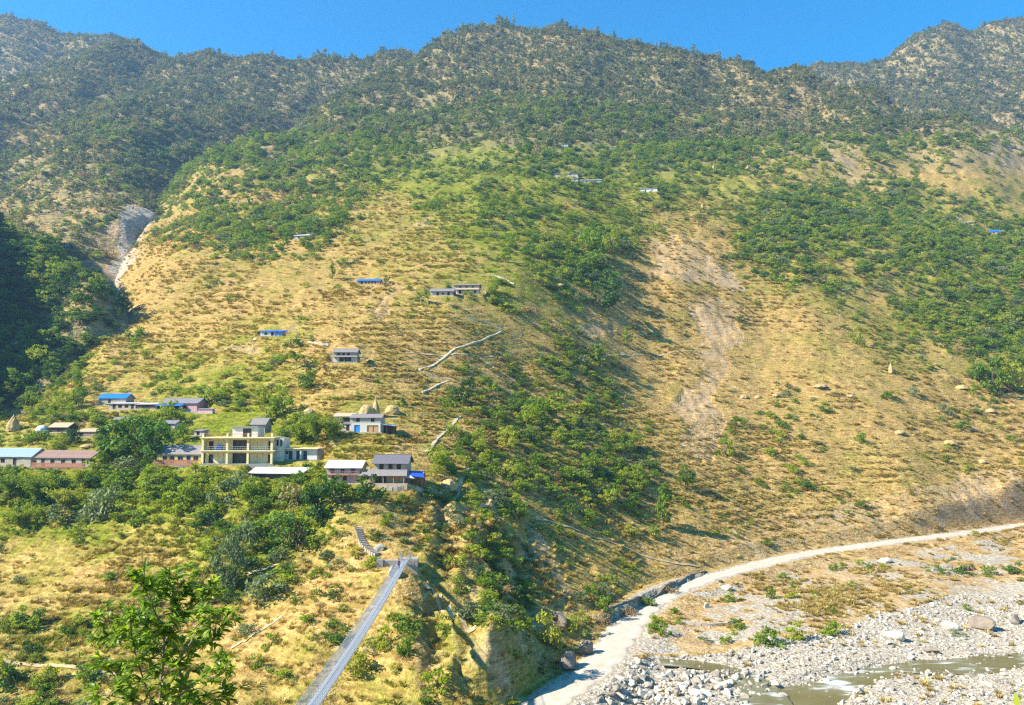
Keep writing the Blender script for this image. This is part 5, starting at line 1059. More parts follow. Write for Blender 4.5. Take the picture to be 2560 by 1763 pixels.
def build_rocks():
    named = [(2455,1572,66,34,'big flat dark boulder at the right edge of the river gravel'),(2540,1560,34,24,'rounded grey boulder right of the big flat boulder'),(2372,1575,44,26,'pale angular boulder left of the big flat boulder'),(2235,1598,50,30,'pale boulder at the water edge below the bushes'),(1928,1612,32,22,'grey boulder among the bushes on the near side of the gravel bar'),(2330,1632,38,18,'low brown boulder in the rapids'),(1470,1635,44,34,'large grey boulder in the shade at the road bend'),(1425,1672,52,46,'tall brown rock under the bright green bush by the road'),(1765,1520,18,16,'upright stone on the small terraced plot'),(1815,1475,26,16,'pair of white stones by the roadside'),(2215,1408,36,14,'white slab beside the road on the field side'),(2150,1735,30,18,'pale boulder in the shallow water'),(1400,1560,50,26,'pale cliff-foot rock above the bright green bush'),(980,1445,30,30,'pale outcrop right below the bridge anchorage'),(950,1375,26,18,'grey rock beside the stone staircase')]
    for i, (px, py, w, h, lb) in enumerate(named):
        g = ground(px, py, layer=1); s = g[1] / F; o = link('boulder', BROWN[i % 3] if i in (0, 5, 6, 7, 12) else ROCKS[i % 6]); o.location = (g[0], g[1], g[2] + h * s * .3); o.scale = (w * s * 1.15, w * s * .9, h * s * 1.25); o.rotation_euler = (RNG.uniform(-.3, .3), RNG.uniform(-.3, .3), RNG.uniform(0, 6)); o['label'] = lb; o['category'] = 'boulder'
    rocky = [([(1540,1700),(1600,1690),(1900,1680),(1990,1763),(1480,1763)], .9, 'white boulder of the heap between the road and the side stream'), ([(1900,1560),(2250,1520),(2560,1420),(2560,1540),(2300,1620),(1950,1640)], .55, 'pale boulder on the gravel bank above the river'), ([(1870,1690),(2150,1660),(2250,1690),(2200,1763),(1980,1763)], .5, 'pale stone standing in the shallow river'), ([(2250,1660),(2560,1640),(2560,1763),(2150,1763)], .35, 'pale stone on the sandy far bank by the bottom right corner')]
    # candidate stones over the whole gravel, sizes like gravel in nature
    p = scatter(-.1, .66, 118, 200, 1.6, lambda px, py, x, y, z, k: np.where(inpoly(GRAVEL_POLY, px + 40 * fbm(x * .2, y * .2, 2, 5), py + 20 * fbm(x * .2, y * .2, 2, 6)) & (px < 2640), 1.0, 0.0) * (seg_dist(ROAD, x, y)[0] > np.interp(seg_dist(ROAD, x, y)[2], np.arange(len(ROADW)), ROADW) + .4))
    sz = .22 + .9 * RNG.random(len(p)) ** 5 + .5 * RNG.random(len(p)) ** 14
    heap = inpoly(rocky[0][0], p[:, 3], p[:, 4]); sz = np.where(heap, sz * 1.55 + .15, sz)
    big = sz / p[:, 1]; order = np.argsort(-big); cnt = 0; used = np.zeros(len(p), bool)
    for j in order:
        if cnt >= 265: break
        if not (0 < p[j, 3] < 2560 and p[j, 4] < 1790): continue
        lb = next((l for q, _, l in rocky if inpoly(q, p[j:j + 1, 3], p[j:j + 1, 4])[0]), 'pale boulder on the open gravel beside the road')
        o = link('boulder', ROCKS[cnt % 6]); s = sz[j]; o.location = (p[j, 0], p[j, 1], p[j, 2] + s * .18); o.scale = (s * RNG.uniform(.9, 1.5), s * RNG.uniform(.8, 1.2), s * RNG.uniform(.6, .95)); o.rotation_euler = (RNG.uniform(-.4, .4), RNG.uniform(-.4, .4), RNG.uniform(0, 6)); o['label'] = lb; o['category'] = 'boulder'; o['group'] = lb.replace('boulder', 'boulders').replace('stone ', 'stones '); used[j] = True; cnt += 1
    for me in ROCKS: _protos.setdefault(me.name, next(o for o in C.objects if o.type == 'MESH' and o.data == me))
    r = p[~used]; s = sz[~used]; stuff('river_stones', ROCKS, r[:, :3] + np.array([0, 0, .05]), np.stack([s * 1.2, s, s * .7], 1), RNG.uniform(0, 6, (len(r), 3)) * np.array([.1, .1, 1]), 'loose pale stones covering the river bed')
    # stones scattered along road edges and over the slopes
    q = scatter(-.66, .68, 118, 420, .05, lambda px, py, x, y, z, k: (k == 0) * clear_mask(px, py, x, y) * np.clip(.05 + .5 * bare_mask(px, py, x, y) + .8 * (seg_dist(ROAD, x, y)[0] < 6) + .5 * inpoly([(1000,1220),(1450,1250),(1450,1700),(1050,1740)], px, py) + .35 * inpoly([(1640,1480),(2560,1290),(2560,1500),(1540,1640)], px, py), 0, 1))
    s = .2 + .75 * RNG.random(len(q)) ** 3; stuff('slope_stones', ROCKS, q[:, :3], np.stack([s * 1.3, s, s * .75], 1), RNG.uniform(0, 6, (len(q), 3)) * np.array([.2, .2, 1]), 'grey stones scattered over the slope and road edges')

# ------------------------------------------------------------------ banana plants, bamboo, foreground tree
def blade_leaf(L, W, fold=.12, droop=.35, n=5):
    v = []; f = []
    for i in range(n + 1):
        t = i / n; w = W * (math.sin(math.pi * min(1, t * .93 + .07)) ** .7) * .5; y = L * t; z = -droop * L * t * t + .15 * L * t
        v += [(-w, y, z + fold * w), (0, y, z), (w, y, z + fold * w)]
    for i in range(n): k = i * 3; f += [(k, k + 1, k + 4, k + 3), (k + 1, k + 2, k + 5, k + 4)]
    return v, f
def banana(px, py, h, label, dark=False):
    g = ground(px, py, layer=1); t = thing('banana_plant', label, 'plant', g, RNG.uniform(0, 6)); m = MB(); m.tube([(0, 0, -.4), (0, 0, h * .3), (0, 0, h * .5)], [.16, .13, .08], 7); m.build('trunk', M_BARKP, t)
    v, f = blade_leaf(1, .30, .25, .55); key = 'banana_leaf_d' if dark else 'banana_leaf'
    if key not in _plain: me = bpy.data.meshes.new('leaf'); me.from_pydata(v, [], f); me.update(); me.materials.append(L_DARK if dark else L_LIME); _plain[key] = me
    for i in range(11):
        o = link('leaf', _plain[key], t); a = i * 2.4; l = h * RNG.uniform(.42, .62); o.location = (0, 0, h * RNG.uniform(.38, .5)); o.scale = (l, l, l); o.rotation_euler = (R(RNG.uniform(10, 65)), 0, a)
def bamboo(px, py, w, h, label, seed, mat=None):
    """a clump of arching culms with hanging sprays of narrow leaves"""
    g = ground(px, py, layer=1); t = thing('bamboo_clump', label, 'bamboo', g); rng = np.random.default_rng(seed); V = []; Fc = []; o = 0; cm = MB()
    for i in range(22):
        a = rng.uniform(0, 6.283); l = w * .5 * rng.uniform(.2, 1.0); hh = h * rng.uniform(.6, 1.0); d = np.array([math.cos(a), math.sin(a), 0]); s = np.linspace(0, 1, 9)
        pts = d * (l * s ** 2.2)[:, None] + np.array([0, 0, 1]) * (hh * (s * 1.25 - .33 * s ** 3.2))[:, None]; cm.tube([tuple(p) for p in pts], [.05 * (1 - .8 * q) for q in s], 4)
        n = 150; q = rng.uniform(.3, 1.0, n); c = np.stack([np.interp(q, s, pts[:, k]) for k in range(3)], 1) + rng.normal(size=(n, 3)) * np.array([.38, .38, .30]) - np.array([0, 0, .2])
        nr = rand_dirs(n, rng) + d * .5 + np.array([0, 0, .3]); nr /= np.linalg.norm(nr, axis=1)[:, None]; v, f = cards(c, nr, .30 * rng.uniform(.6, 1.3, n), rng, .35); V.append(v); Fc.append(f + o); o += len(v)
    cm.build('culm', M_BARKP, t); link('foliage', mesh_np('foliage', np.concatenate(V), np.concatenate(Fc), mat or L_LIME), t)
def foreground_tree():
    rng = random.Random(12); base = np.array(P(402, 1763, 18.0)); gz = float(height_main(np.array([base[0]]), np.array([base[1]]))[0]); s = 18.0 / F
    t = thing('broadleaf_tree', 'young tree with large glossy leaves in the foreground at bottom left', 'tree', (base[0], 18.0, gz)); B0 = Vector((base[0], 18.0, gz))
    def W(px, py, dy=0.0): v = P(px, py, 18.0 + dy); return Vector(v) - B0
    bark = plain('young_bark', (0.20, 0.16, 0.12), .85, .3, 8.0, bmp=.01); tips = []
    tr = [Vector((0.15, 0, -.3)), Vector((.1, .05, 1.2)), W(400, 1800), W(404, 1700), W(408, 1640), W(411, 1610)]; m = MB(); m.tube(tr, [.10, .085, .05, .036, .032, .030], 8); m.build('trunk', bark, t)
    limbs = [[W(411,1610), W(425,1580,.1), W(441,1555,.2), W(446,1520,.3), W(444,1480,.3), W(446,1440,.3)], [W(411,1610), W(408,1580,-.1), W(392,1540,-.2), W(372,1500,-.3), W(362,1470,-.3), W(358,1450,-.3)],
        [Vector((.1,.05,1.2)), W(392,1790,-.3), W(372,1735,-.4), W(352,1680,-.5), W(340,1640,-.5), W(330,1590,-.5), W(322,1545,-.5)], [W(404,1700), W(440,1660,.3), W(480,1630,.5), W(520,1610,.6), W(545,1590,.6)], [W(408,1640), W(380,1620,.3), W(345,1605,.5), W(310,1600,.6), W(275,1595,.6)],
        [W(400,1800), W(450,1740,-.3), W(500,1700,-.5), W(540,1690,-.6), W(565,1675,-.6)], [Vector((.1,.05,1.2)), W(350,1780,.3), W(310,1720,.4), W(285,1690,.5), W(265,1665,.5)], [W(441,1555,.2), W(470,1530,.4), W(500,1500,.5), W(520,1480,.5)], [W(400,1800), W(470,1790,.4), W(530,1750,.5), W(580,1750,.5)], [W(446,1520,.3), W(420,1490,.5), W(405,1470,.5)], [W(440,1660,.3), W(455,1700,.6), W(470,1740,.6)], [W(392,1790,-.3), W(330,1750,-.5), W(280,1740,-.6), W(250,1745,-.6)], [W(404,1700), W(455,1640,-.3), W(500,1570,-.5), W(540,1540,-.6), W(560,1560,-.6)], [W(408,1640), W(350,1560,.4), W(290,1545,.5), W(255,1560,.5)], [W(400,1800), W(440,1770,.6), W(500,1760,.7)]]
    for l in limbs:
        m = MB(); n = len(l); m.tube(l, [.026 * (1 - .75 * i / (n - 1)) for i in range(n)], 6); m.build('branch', bark, t)
        for i in range(1, n):
            k = 5 if i < n - 1 else 8
            for q in range(k):
                p = l[i - 1].lerp(l[i], rng.random()); d = Vector((rng.uniform(-1, 1), rng.uniform(-1, 1), rng.uniform(-.1, 1))).normalized() * rng.uniform(.15, .42); tips.append((p, p + d))
        tips.append((l[-2], l[-1]))
    twm = 0
    for a, b in tips:
        tw = MB(); tw.tube([a, a.lerp(b, .5) + Vector((0, 0, .03)), b], [.009, .007, .004], 4); tw.build('twig', bark, t)
    L_BIG = leaf_mat('glossy_leaf', [(.1, (.12, .20, .025)), (.45, (.26, .36, .045)), (.8, (.42, .48, .07)), (.97, (.58, .54, .14))], .55, rough=.35); v, f = blade_leaf(1, .34, .3, .5, 4); me = bpy.data.meshes.new('leaf'); me.from_pydata(v, [], f); me.update(); me.materials.append(L_BIG)
    allv = []; allf = []; cnt = 0
    for ti, (a, b) in enumerate(tips):
        ax = (b - a).normalized()
        for k in range(9):
            d = (ax * .7 + Vector((rng.uniform(-1, 1), rng.uniform(-1, 1), rng.uniform(-.6, .7)))).normalized(); L = rng.uniform(.14, .28); M = Matrix.Translation(b - ax * rng.uniform(0, .10)) @ d.to_track_quat('Y', 'Z').to_matrix().to_4x4() @ Matrix.Rotation(rng.uniform(-.9, .9), 4, 'Y') @ Matrix.Diagonal((L, L, L, 1))
            if cnt < 300 and (ti * 9 + k) % 10 == 0: o = link('leaf', me, t); o.matrix_local = M; cnt += 1
            else:
                o_ = len(allv); allv += [tuple(M @ Vector(p)) for p in v]; allf += [tuple(i + o_ for i in q) for q in f]
    mm = bpy.data.meshes.new('leaves'); mm.from_pydata(allv, [], allf); mm.update(); mm.materials.append(L_BIG); o = link('leaves', mm, t); o['kind'] = 'stuff'

# ------------------------------------------------------------------ plants one can point at: (px, py of the foot, width, height in the photo's pixels)
NAMED = [
 ('tree','large_tree','dark','largest dark green tree, standing in front of the yellow school block',318,1182,185,140),('tree','large_tree','dark','dark green tree forming the left half of the big clump by the rust roof',268,1172,110,110),('tree','large_tree','dark','dark tree at the right of the big clump before the yellow school',372,1170,110,112),
 ('tree','tree','column','slim light green tree standing below the big dark clump',290,1258,44,80),('tree','tree','column','slim tree in the shade below the yellow school block',365,1255,50,78),('tree','tree','tree','airy olive tree at the edge of the dark valley, left of the blue roof',190,1025,40,72),('tree','tree','tree','light green tree on the ravine edge left of the blue roof',150,1030,56,50),
 ('bush','conical_shrub','column','tall dense leafy green shrub like a cone left of the bright bamboo',688,1062,42,60),('bush','bush','lime','yellow green bushes at the foot of the cone-shaped shrub',670,1064,60,38),
 ('tree','tree','tree','round tree with a dark shadow on the tan slope below the porch house',765,982,56,58),('tree','tree','dark','dark tree group right of the lower stair zigzag',1165,1018,62,70),('tree','tree','dark','dark leafy tree just right of the lower stair zigzag foot',1130,1010,50,40),
 ('tree','tree','tree','small rounded tree alone on the tan left slope',358,903,28,36),('bush','bush','tree','light green bush on the left slope edge near the dark valley',445,906,40,26),('bush','bush','bush','leafy hedge-like bush on the ravine slope at far left',330,860,70,50),
 ('tree','slender_tree','column','slender tree standing alone high on the tan slope left of the blue-roofed hut',830,700,22,52),('tree','slender_tree','column','slender light green tree right of the trail in the gully',1570,872,28,52),('tree','slender_tree','column','lime green tree top in the middle of the gully',1500,920,44,60),
 ('tree','large_tree','dark','wide dark green tree crown on the green bench right of the longhouses',1500,790,110,90),('tree','large_tree','dark','dark spreading tree at the right end of the green bench',1530,750,90,80),('tree','large_tree','tree','tall tree pair rising above the green bench',1490,650,90,100),('tree','large_tree','tree','tall leafy tree beside the bare landslide scar',1530,640,60,80),
 ('tree','tree','tree','bright green tree at the gully mouth above the field',1300,1310,60,50),('tree','slender_tree','column','tall light green tree on the slope above the field, right of the gully',1660,1320,50,110),('tree','tree','tree','light green tree right of the tall one above the field',1718,1230,60,70),('bush','bush','tree','bright round bush above the road bend trail',1640,1355,40,40),
 ('bush','bush','lime','bright green bush on the bank left of the road fork',1375,1630,100,90),('bush','bush','lime','bright green bush behind the big grey boulder at the road bend',1440,1590,80,60),('bush','bush','bush','bush on the bank over the road wall',1515,1540,50,44),('bush','bush','bush','green bush on the cliff right of the bridge shadow',1150,1496,50,50),
 ('bush','bush','tree','bright bush directly right of the bridge deck near the bottom',885,1712,90,70),('bush','bush','bush','round bush to the right of the bridge, higher one of the two',960,1628,56,56),('bush','bush','bush','round bush to the right of the bridge, lower one of the two',1018,1650,60,64),('bush','bush','bush','large green bush at the bottom between bridge shadow and bridge',1085,1755,120,70),
 ('tree','vine_covered_tree','greybush','tall grey green vine covered tree mass left of the bridge end',560,1500,110,150),('tree','vine_covered_tree','greybush','upper part of the vine covered trees below the long shed',590,1420,110,110),('bush','grey_bush','greybush','rounded grey green bush at the foot of the vine covered trees',650,1525,130,90),('tree','tree','dark','dark tree behind the vine covered mass, left of the staircase',700,1400,120,110),('tree','tree','dark','dark green tree left of the stone staircase',790,1330,110,120),('tree','tree','dark','dark bushy tree below the pink-floored house',920,1270,90,80),
 ('tree','tree','tree','leafy tree in front of the white-roofed house',830,1275,110,90),('tree','bare_tree','drybush','leafless brown twiggy tree between the dark trees on the bank',735,1380,90,90),('tree','bare_tree','drybush','brown twiggy tree left of the green tree below the long shed',720,1290,80,80),('tree','tree','greybush','pale grey green tree below the cream building',560,1280,110,90),('tree','tree','greybush','broad grey green tree below the shaded terrace wall',240,1320,120,100),('tree','tree','tree','tree with a pale crown right of the grey green one below the terrace wall',440,1310,100,90),
 ('bush','bush','bush','green bush with dark shadow on the lower left grass slope',255,1625,90,60),('bush','bush','bush','bush at the left edge of the lower grass slope',40,1575,60,50),('bush','bush','bush','bush right of the one at the left edge on the lower slope',85,1565,50,45),('bush','bush','darkbush','dark green bush row at the bottom left corner, leftmost clump',20,1735,90,60),('bush','bush','bush','dark green bush row at the bottom left corner, second clump',110,1725,90,56),('bush','bush','bush','green bush between the corner row and the foreground tree',215,1720,80,50),('bush','bush','lime','light green bush at the bottom edge near the left corner',100,1755,70,36),
 ('bush','bush','bush','small green bush left of the trail by the bridge',670,1628,56,40),('bush','bush','lime','lime bush on the grass left of the bridge',640,1680,50,40),('bush','bush','bush','green bush below the porch house among terraces',700,985,60,30),('bush','bush','darkbush','dark hedge row right of the tarpaulin house',735,872,80,30),('bush','bush','bush','bush in front of the longhouse pair',1168,752,46,24),('bush','bush','bush','bright bush right of the longhouse pair',1240,748,44,26),
 ('bush','bush','darkbush','dark bush on the terraced slope right of the straw stacks',1005,1024,36,30),('bush','bush','bush','isolated bush on the dry slope in the middle right',2160,1112,40,34),('bush','grey_bush','greybush','grey green bush with a long shadow on the dry right slope',2365,1042,44,34),('bush','bush','bush','bright bush with a shadow on the dry right slope, left of the grey one',2005,1106,32,24),('bush','bush','bush','dark green bush in the middle of the dry right slope',2150,870,44,50),('bush','bush','bush','small bush low on the right slope above the road',2155,1272,36,24),('bush','bush','bush','wide bush on the slope above the road right of the gully',1815,1145,60,56),
 ('bush','bush','bush','green bush on the gravel bar by the water, leftmost of the row',1930,1620,90,50),('bush','bush','bush','green bush on the gravel bar, middle of the row',2000,1608,80,44),('bush','bush','bush','green bush on the gravel bar, right end of the row',2080,1590,70,36),('bush','bush','bush','dark bush on the small terraced plot by the road',1665,1595,44,34),('bush','bush','bush','small bush in the pale field below the road',1935,1500,40,30),('bush','bush','bush','low green crop patch below the road bend',1830,1510,50,24),
 ('bush','dry_shrub','drybush','dry brown shrubs hanging on the scarp below the ploughed field, left end',1510,1570,60,36),('bush','dry_shrub','drybush','dry brown shrubs on the scarp below the ploughed field, middle',1570,1545,60,34),('bush','bush','bush','green scrub on the scarp below the ploughed field',1620,1520,50,28),('bush','dry_shrub','drybush','dry shrubs on the scarp below the ploughed field, right end',1680,1488,60,26),
 ('bush','bush','darkbush','olive bush row along the pale field edge, left end',2420,1440,60,24),('bush','bush','bush','olive bush row along the pale field edge, middle',2480,1442,60,26),('bush','bush','darkbush','olive bush row along the pale field edge, at the right border',2545,1438,60,28),
 ('tree','pine_tree','pine','dark lone pointed tree on the green terrace in the middle of the hill',1382,622,16,36),('tree','tree','drybush','purplish bare round tree below the summit forest',1340,400,34,44),('tree','large_tree','tree','rounded green tree in the bottom right corner of the wood at the right edge',2500,1000,100,110),('tree','large_tree','tree','bright tree at the lower tip of the wood at the right edge',2540,990,90,90),
]
SKYTREES = [(657,146,14,18,'lone thin tree on the far left skyline'),(778,141,16,14,'small tree left of the tall clump on the left skyline'),(790,142,18,24,'tall tree of the clump on the left skyline saddle'),(820,140,14,16,'tree just right of the tall clump on the left skyline'),(833,141,10,12,'short tree right of the saddle clump on the skyline'),(866,142,18,14,'bushy tree alone at the middle of the left saddle skyline'),(947,136,14,14,'tree near the right end of the left saddle skyline'),(978,135,10,16,'thin tree where the saddle meets the main hill'),(1018,138,14,12,'low tree at the foot of the summit ridge'),(1075,120,18,16,'tree on the lower part of the left summit ridge'),(1097,108,24,24,'round crowned tree on the left summit ridge'),(1118,102,22,18,'tree right of the round crowned one on the left summit ridge'),(1138,96,18,16,'tree halfway up the left summit ridge'),(1155,90,22,20,'dense tree higher on the left summit ridge'),(1172,82,18,16,'tree close below the summit on the left ridge'),(1205,72,22,16,'tree left of the summit clump'),(1245,62,30,24,'wide tree of the summit clump, left one'),(1262,62,24,22,'middle tree of the summit clump'),(1284,64,12,34,'tall thin tree at the right of the summit clump'),(1395,76,10,12,'small tree on the right summit ridge'),(1420,80,16,14,'tree right of the small one on the right summit ridge'),(1446,84,14,14,'low tree on the right shoulder of the summit'),(1502,94,12,18,'upright tree on the right ridge'),(1547,108,16,26,'lone tall tree on the right ridge with a flat crown'),(1612,118,12,16,'left tree of the thin pair on the right ridge'),(1655,126,10,18,'thin leaning tree on the right ridge'),(1666,128,12,22,'forked tree next to the leaning one on the right ridge'),(1686,129,18,20,'bushy tree right of the forked one on the right ridge'),(1750,136,22,26,'biggest lone tree on the right ridge'),(1844,152,8,14,'last thin tree on the right ridge before it drops')]
def build_named():
    for i, (cat, nm, kind, lb, px, py, w, h) in enumerate(NAMED):
        g = ground(px, py, 110, layer=1); s = g[1] / F
        q = {'forest': 1.15, 'pine': .75, 'tree': 1.15, 'dark': 1.15, 'column': .62, 'bush': 1.55, 'greybush': 1.55, 'drybush': 1.5, 'lime': 1.45, 'darkbush': 1.55}[kind]
        plant(nm, lb, cat, (g[0], g[1] + w * s * .25, g[2] - .1), h * s * (1.05 if kind in ('tree', 'dark', 'column', 'pine', 'forest') else 1.15), w * s / q, kind, i)
    for i, (px, py, w, h, lb) in enumerate(SKYTREES):
        # stand on the crest: the highest visible ground in this column
        ys = np.exp(np.linspace(math.log(700), math.log(1500), 500)); xs = (px - CX) / F * ys; zz = top_height(xs, ys)[0]; q = project(xs, ys, zz)[1]; j = int(np.argmin(q)); s = ys[j] / F
        plant('ridge_tree', lb, 'tree', (xs[j], ys[j] + 1, zz[j] - .5), (h + 6) * s, w * s * 1.05, 'column' if h > w * 1.5 else 'forest', i)
    for px, py, h, lb in ((487,1192,4.2,'banana plant with long bright leaves below the cream building wall'),(512,1196,3.4,'smaller banana plant right of the bright one below the cream wall'),(740,925,7.5,'dark green banana plant with drooping leaves left of the porch house'),(760,915,5.5,'second banana plant of the pair left of the porch house'),(790,928,5.0,'banana plant at the yard corner of the porch house'),(1052,762,6.5,'spiky pale banana plant left of the longhouse pair'),(1070,764,5.5,'banana plant touching the low longhouse'),(822,1240,4.6,'banana plant in front of the white-roofed house'),(905,1236,4.4,'banana plant beside the pink ground floor wall'),(1120,770,5.0,'banana plant on the terrace under the longhouses')):
        banana(px, py, h, lb, dark=px in (740, 760))
    bamboo(790, 1118, 9.5, 8.5, 'bright green bamboo clump right of the cream building roof, upper one', 71); bamboo(828, 1112, 8.0, 7.5, 'bright green drooping bamboo clump left of the blue-doored house', 72); bamboo(745, 1112, 7.0, 6.0, 'smaller bamboo clump behind the white annex', 73)
    for i, (px, py, w, h) in enumerate(((30,1262,10,7),(95,1268,10,7.5),(160,1282,9,6),(50,1330,9,6),(205,1222,6,5))): bamboo(px, py, w, h, ['yellow green bamboo clump at the left edge below the tin roof','yellow green bamboo clump below the rust roof, second from the left edge','yellow green bamboo clump below the rust roof, rightmost','lower bamboo clump at the left edge of the bank','small bamboo tuft just under the terrace wall'][i], 80 + i)
    # bright bush reaching in at the bottom right corner, on the near bank
    for px, y, h, w, lb in ((2545, 62, 11.0, 7.0, 'bright green tree top at the bottom right corner'), (2440, 60, 7.9, 4.0, 'thin bright shrub tips at the bottom edge left of the corner tree')):
        x = (px - CX) / F * y; z = float(height_main(np.array([x]), np.array([float(y)]))[0]); zt = CAMZ + float(tan_el(1690 if px > 2500 else 1735)) * y; plant('near_tree', lb, 'tree', (x, y, z - .2), (zt - z) * 1.02, w, 'lime', 0)

# ------------------------------------------------------------------ the many: largest ones as things, the rest as one mass
MARKS = [('rust-roofed building',157,1145),('tin-roofed building',26,1140),('yellow school block',440,1140),('cream concrete building',590,1120),('white annex',748,1135),('white-roofed house',860,1185),('slate-roofed house',965,1185),('long shed',690,1185),('stone staircase',905,1355),('bridge anchorage',1025,1400),('vine covered trees',560,1450),('foreground tree',400,1600),('lower half of the footbridge',860,1660),('blue-doored house',915,1060),('porch house',870,890),('longhouse pair',1140,725),('blue-roofed hut',922,705),('tarpaulin house',680,830),('pink house',450,1015),('stairway zigzag',1150,880),('straight stair flight',1105,1085),('bare landslide scar',1750,650),('lower bare strip',1770,1000),('lone white house',1622,476),('high house cluster',1440,445),('summit',1265,70),('forest edge huts',1258,302),('road bend',1560,1590),('ploughed field',1620,1470),('pale field by the river',2460,1410),('grey ravine scar',310,600),('far right blue-roofed hut',2490,580),('pale cliff on the far right hill',2280,125),('small pointed haystack',2230,925),('gully trees',1500,930),('lower trail',1500,1345),('pale house among upper left trees',755,595),('pale upper right scree',2500,370),('left skyline saddle',800,140)]
def region(px, py, k, y):
    if k == 2: return 'on the shaded hill, ' + ('upper' if py < 760 else 'middle' if py < 880 else 'lower') + (' left part' if px < 110 else ' right part')
    d = [math.hypot(px - a, (py - b) * 1.2) for _, a, b in MARKS]; i = int(np.argmin(d)); nm, a, b = MARKS[i]; dx, dy = px - a, (py - b) * 1.3
    far = 'close ' if d[i] < 70 else '' if d[i] < 190 else 'well '
    w = ('right of' if dx > 0 else 'left of') if abs(dx) > 2 * abs(dy) else ('below' if dy > 0 else 'above') if abs(dy) > 2 * abs(dx) else ('below and right of' if dy > 0 and dx > 0 else 'below and left of' if dy > 0 else 'above and right of' if dx > 0 else 'above and left of')
    return far + w + ' the ' + nm
def populate():
    # trees: forest above, broadleaf in the green belts
    def tree_d(px, py, x, y, z, k):
        D = lookup(DENS, px, py) / 9.0; D = np.where(k == 2, np.maximum(D, .85), D); D = np.where(px < 0, np.where(k == 2, .9, lookup(DENS, np.full(px.shape, 60.), py) / 9), D)
        D = np.where((y > 820) & (k <= 1), np.maximum(D, .74), D); up = sstep(540, 300, py) * .8 + .5 * (RNG.random(len(px)) - .5) + (k == 2) + (k >= 3); D = np.where(k >= 3, np.maximum(D, .92), D)
        up = up + (k == 1) * sstep(700, 560, py); up = np.clip(up, 0, 1); c = clumpy(x, y, 38, 501); c2 = clumpy(x, y, 11, 503)
        f = np.clip(D * 1.75 - (1 - c) * np.where(k >= 3, .2, .66) - (.5 - c2) * .6, 0, 1)
        low = np.clip((D - .36) * 2.2, 0, 1) * np.clip((c2 - .32) * 3, 0, 1) * .6 * sstep(1400, 1250, py)
        return np.where(up > .5, f, low) * (1 - .9 * bare_mask(px, py, x, y)) * clear_mask(px, py, x, y)
    T = np.concatenate([scatter(-.80, .80, 150, 900, .05, tree_d, 170000), scatter(-.80, .80, 900, 1420, .075, tree_d, 170000), scatter(-.80, .80, 1420, 1720, .055, tree_d, 90000)])
    T = T[(T[:, 5] != 0) | (T[:, 1] < 1230)]
    hT = np.where(T[:, 4] < 420, RNG.uniform(2.6, 6.2, len(T)) * (1 + 1.0 * (RNG.random(len(T)) > .92)), RNG.uniform(2.6, 6.0, len(T)) * (1 + .6 * (RNG.random(len(T)) > .9))); hT = np.where(T[:, 5] == 2, hT * 1.15, hT) 
    wT = hT * RNG.uniform(.75, 1.25, len(T))
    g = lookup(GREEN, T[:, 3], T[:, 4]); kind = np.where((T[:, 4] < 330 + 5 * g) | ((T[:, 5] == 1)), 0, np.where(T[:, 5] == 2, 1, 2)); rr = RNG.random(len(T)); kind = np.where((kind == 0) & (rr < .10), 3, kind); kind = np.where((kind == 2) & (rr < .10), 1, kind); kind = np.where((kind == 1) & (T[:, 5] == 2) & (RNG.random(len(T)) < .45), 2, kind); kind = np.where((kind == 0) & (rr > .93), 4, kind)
    names = ['forest', 'dark', 'tree', 'pine', 'drybush']
    # bushes: all over the open slopes
    def bush_d(px, py, x, y, z, k):
        D = lookup(DENS, px, py) / 9.0; D = np.where((px < 0) | (px > 2560), lookup(DENS, np.clip(px, 60, 2500), py) / 9, D); c = clumpy(x, y, 22, 511); c2 = clumpy(x, y, 6, 513)
        f = np.clip(D * 1.45 - .05 - (1 - c) * np.where(y > 330, .85, .50) - (.55 - c2) * .9, 0, 1)
        return f * (1 - .85 * bare_mask(px, py, x, y)) * clear_mask(px, py, x, y) * np.where((k == 1) & (py < 520), .5, 1) * (~inpoly(GRAVEL_POLY, px, py) * .9 + .1)
    Bn = np.concatenate([scatter(-.80, .80, 116, 330, .16, bush_d), scatter(-.72, .72, 330, 900, .095, bush_d)])
    Bn = Bn[(Bn[:, 5] != 3)]
    hB = RNG.uniform(.8, 2.9, len(Bn)) * (1 + .5 * (RNG.random(len(Bn)) > .9)); hB *= np.where(Bn[:, 1] > 330, 1.5 * RNG.uniform(.6, 1.35, len(Bn)), 1.0); hB *= .62 + .085 * lookup(DENS, Bn[:, 3], Bn[:, 4]); wB = hB * RNG.uniform(.9, 1.6, len(Bn))
    gB = lookup(GREEN, Bn[:, 3], Bn[:, 4]); rr = RNG.random(len(Bn)); kb = np.zeros(len(Bn), int); kb = np.where(rr < .12, 1, kb); kb = np.where((rr > .88) & (gB < 4), 2, kb); kb = np.where((rr > .46) & (rr < .70) & (gB > 3), 3, kb); kb = np.where(((rr > .70) & (rr < .79)) | (Bn[:, 5] == 2), 4, kb)
    bnames = ['bush', 'greybush', 'drybush', 'lime', 'darkbush']
    adj = {'forest': 'dark forest tree', 'dark': 'dark green tree', 'tree': 'rounded green tree', 'pine': 'pointed dark tree', 'drybush': 'brownish bare tree'}; adjb = {'bush': 'green bush', 'greybush': 'grey green bush', 'drybush': 'dry brown shrub', 'lime': 'yellow green bush', 'darkbush': 'dark green bush'}
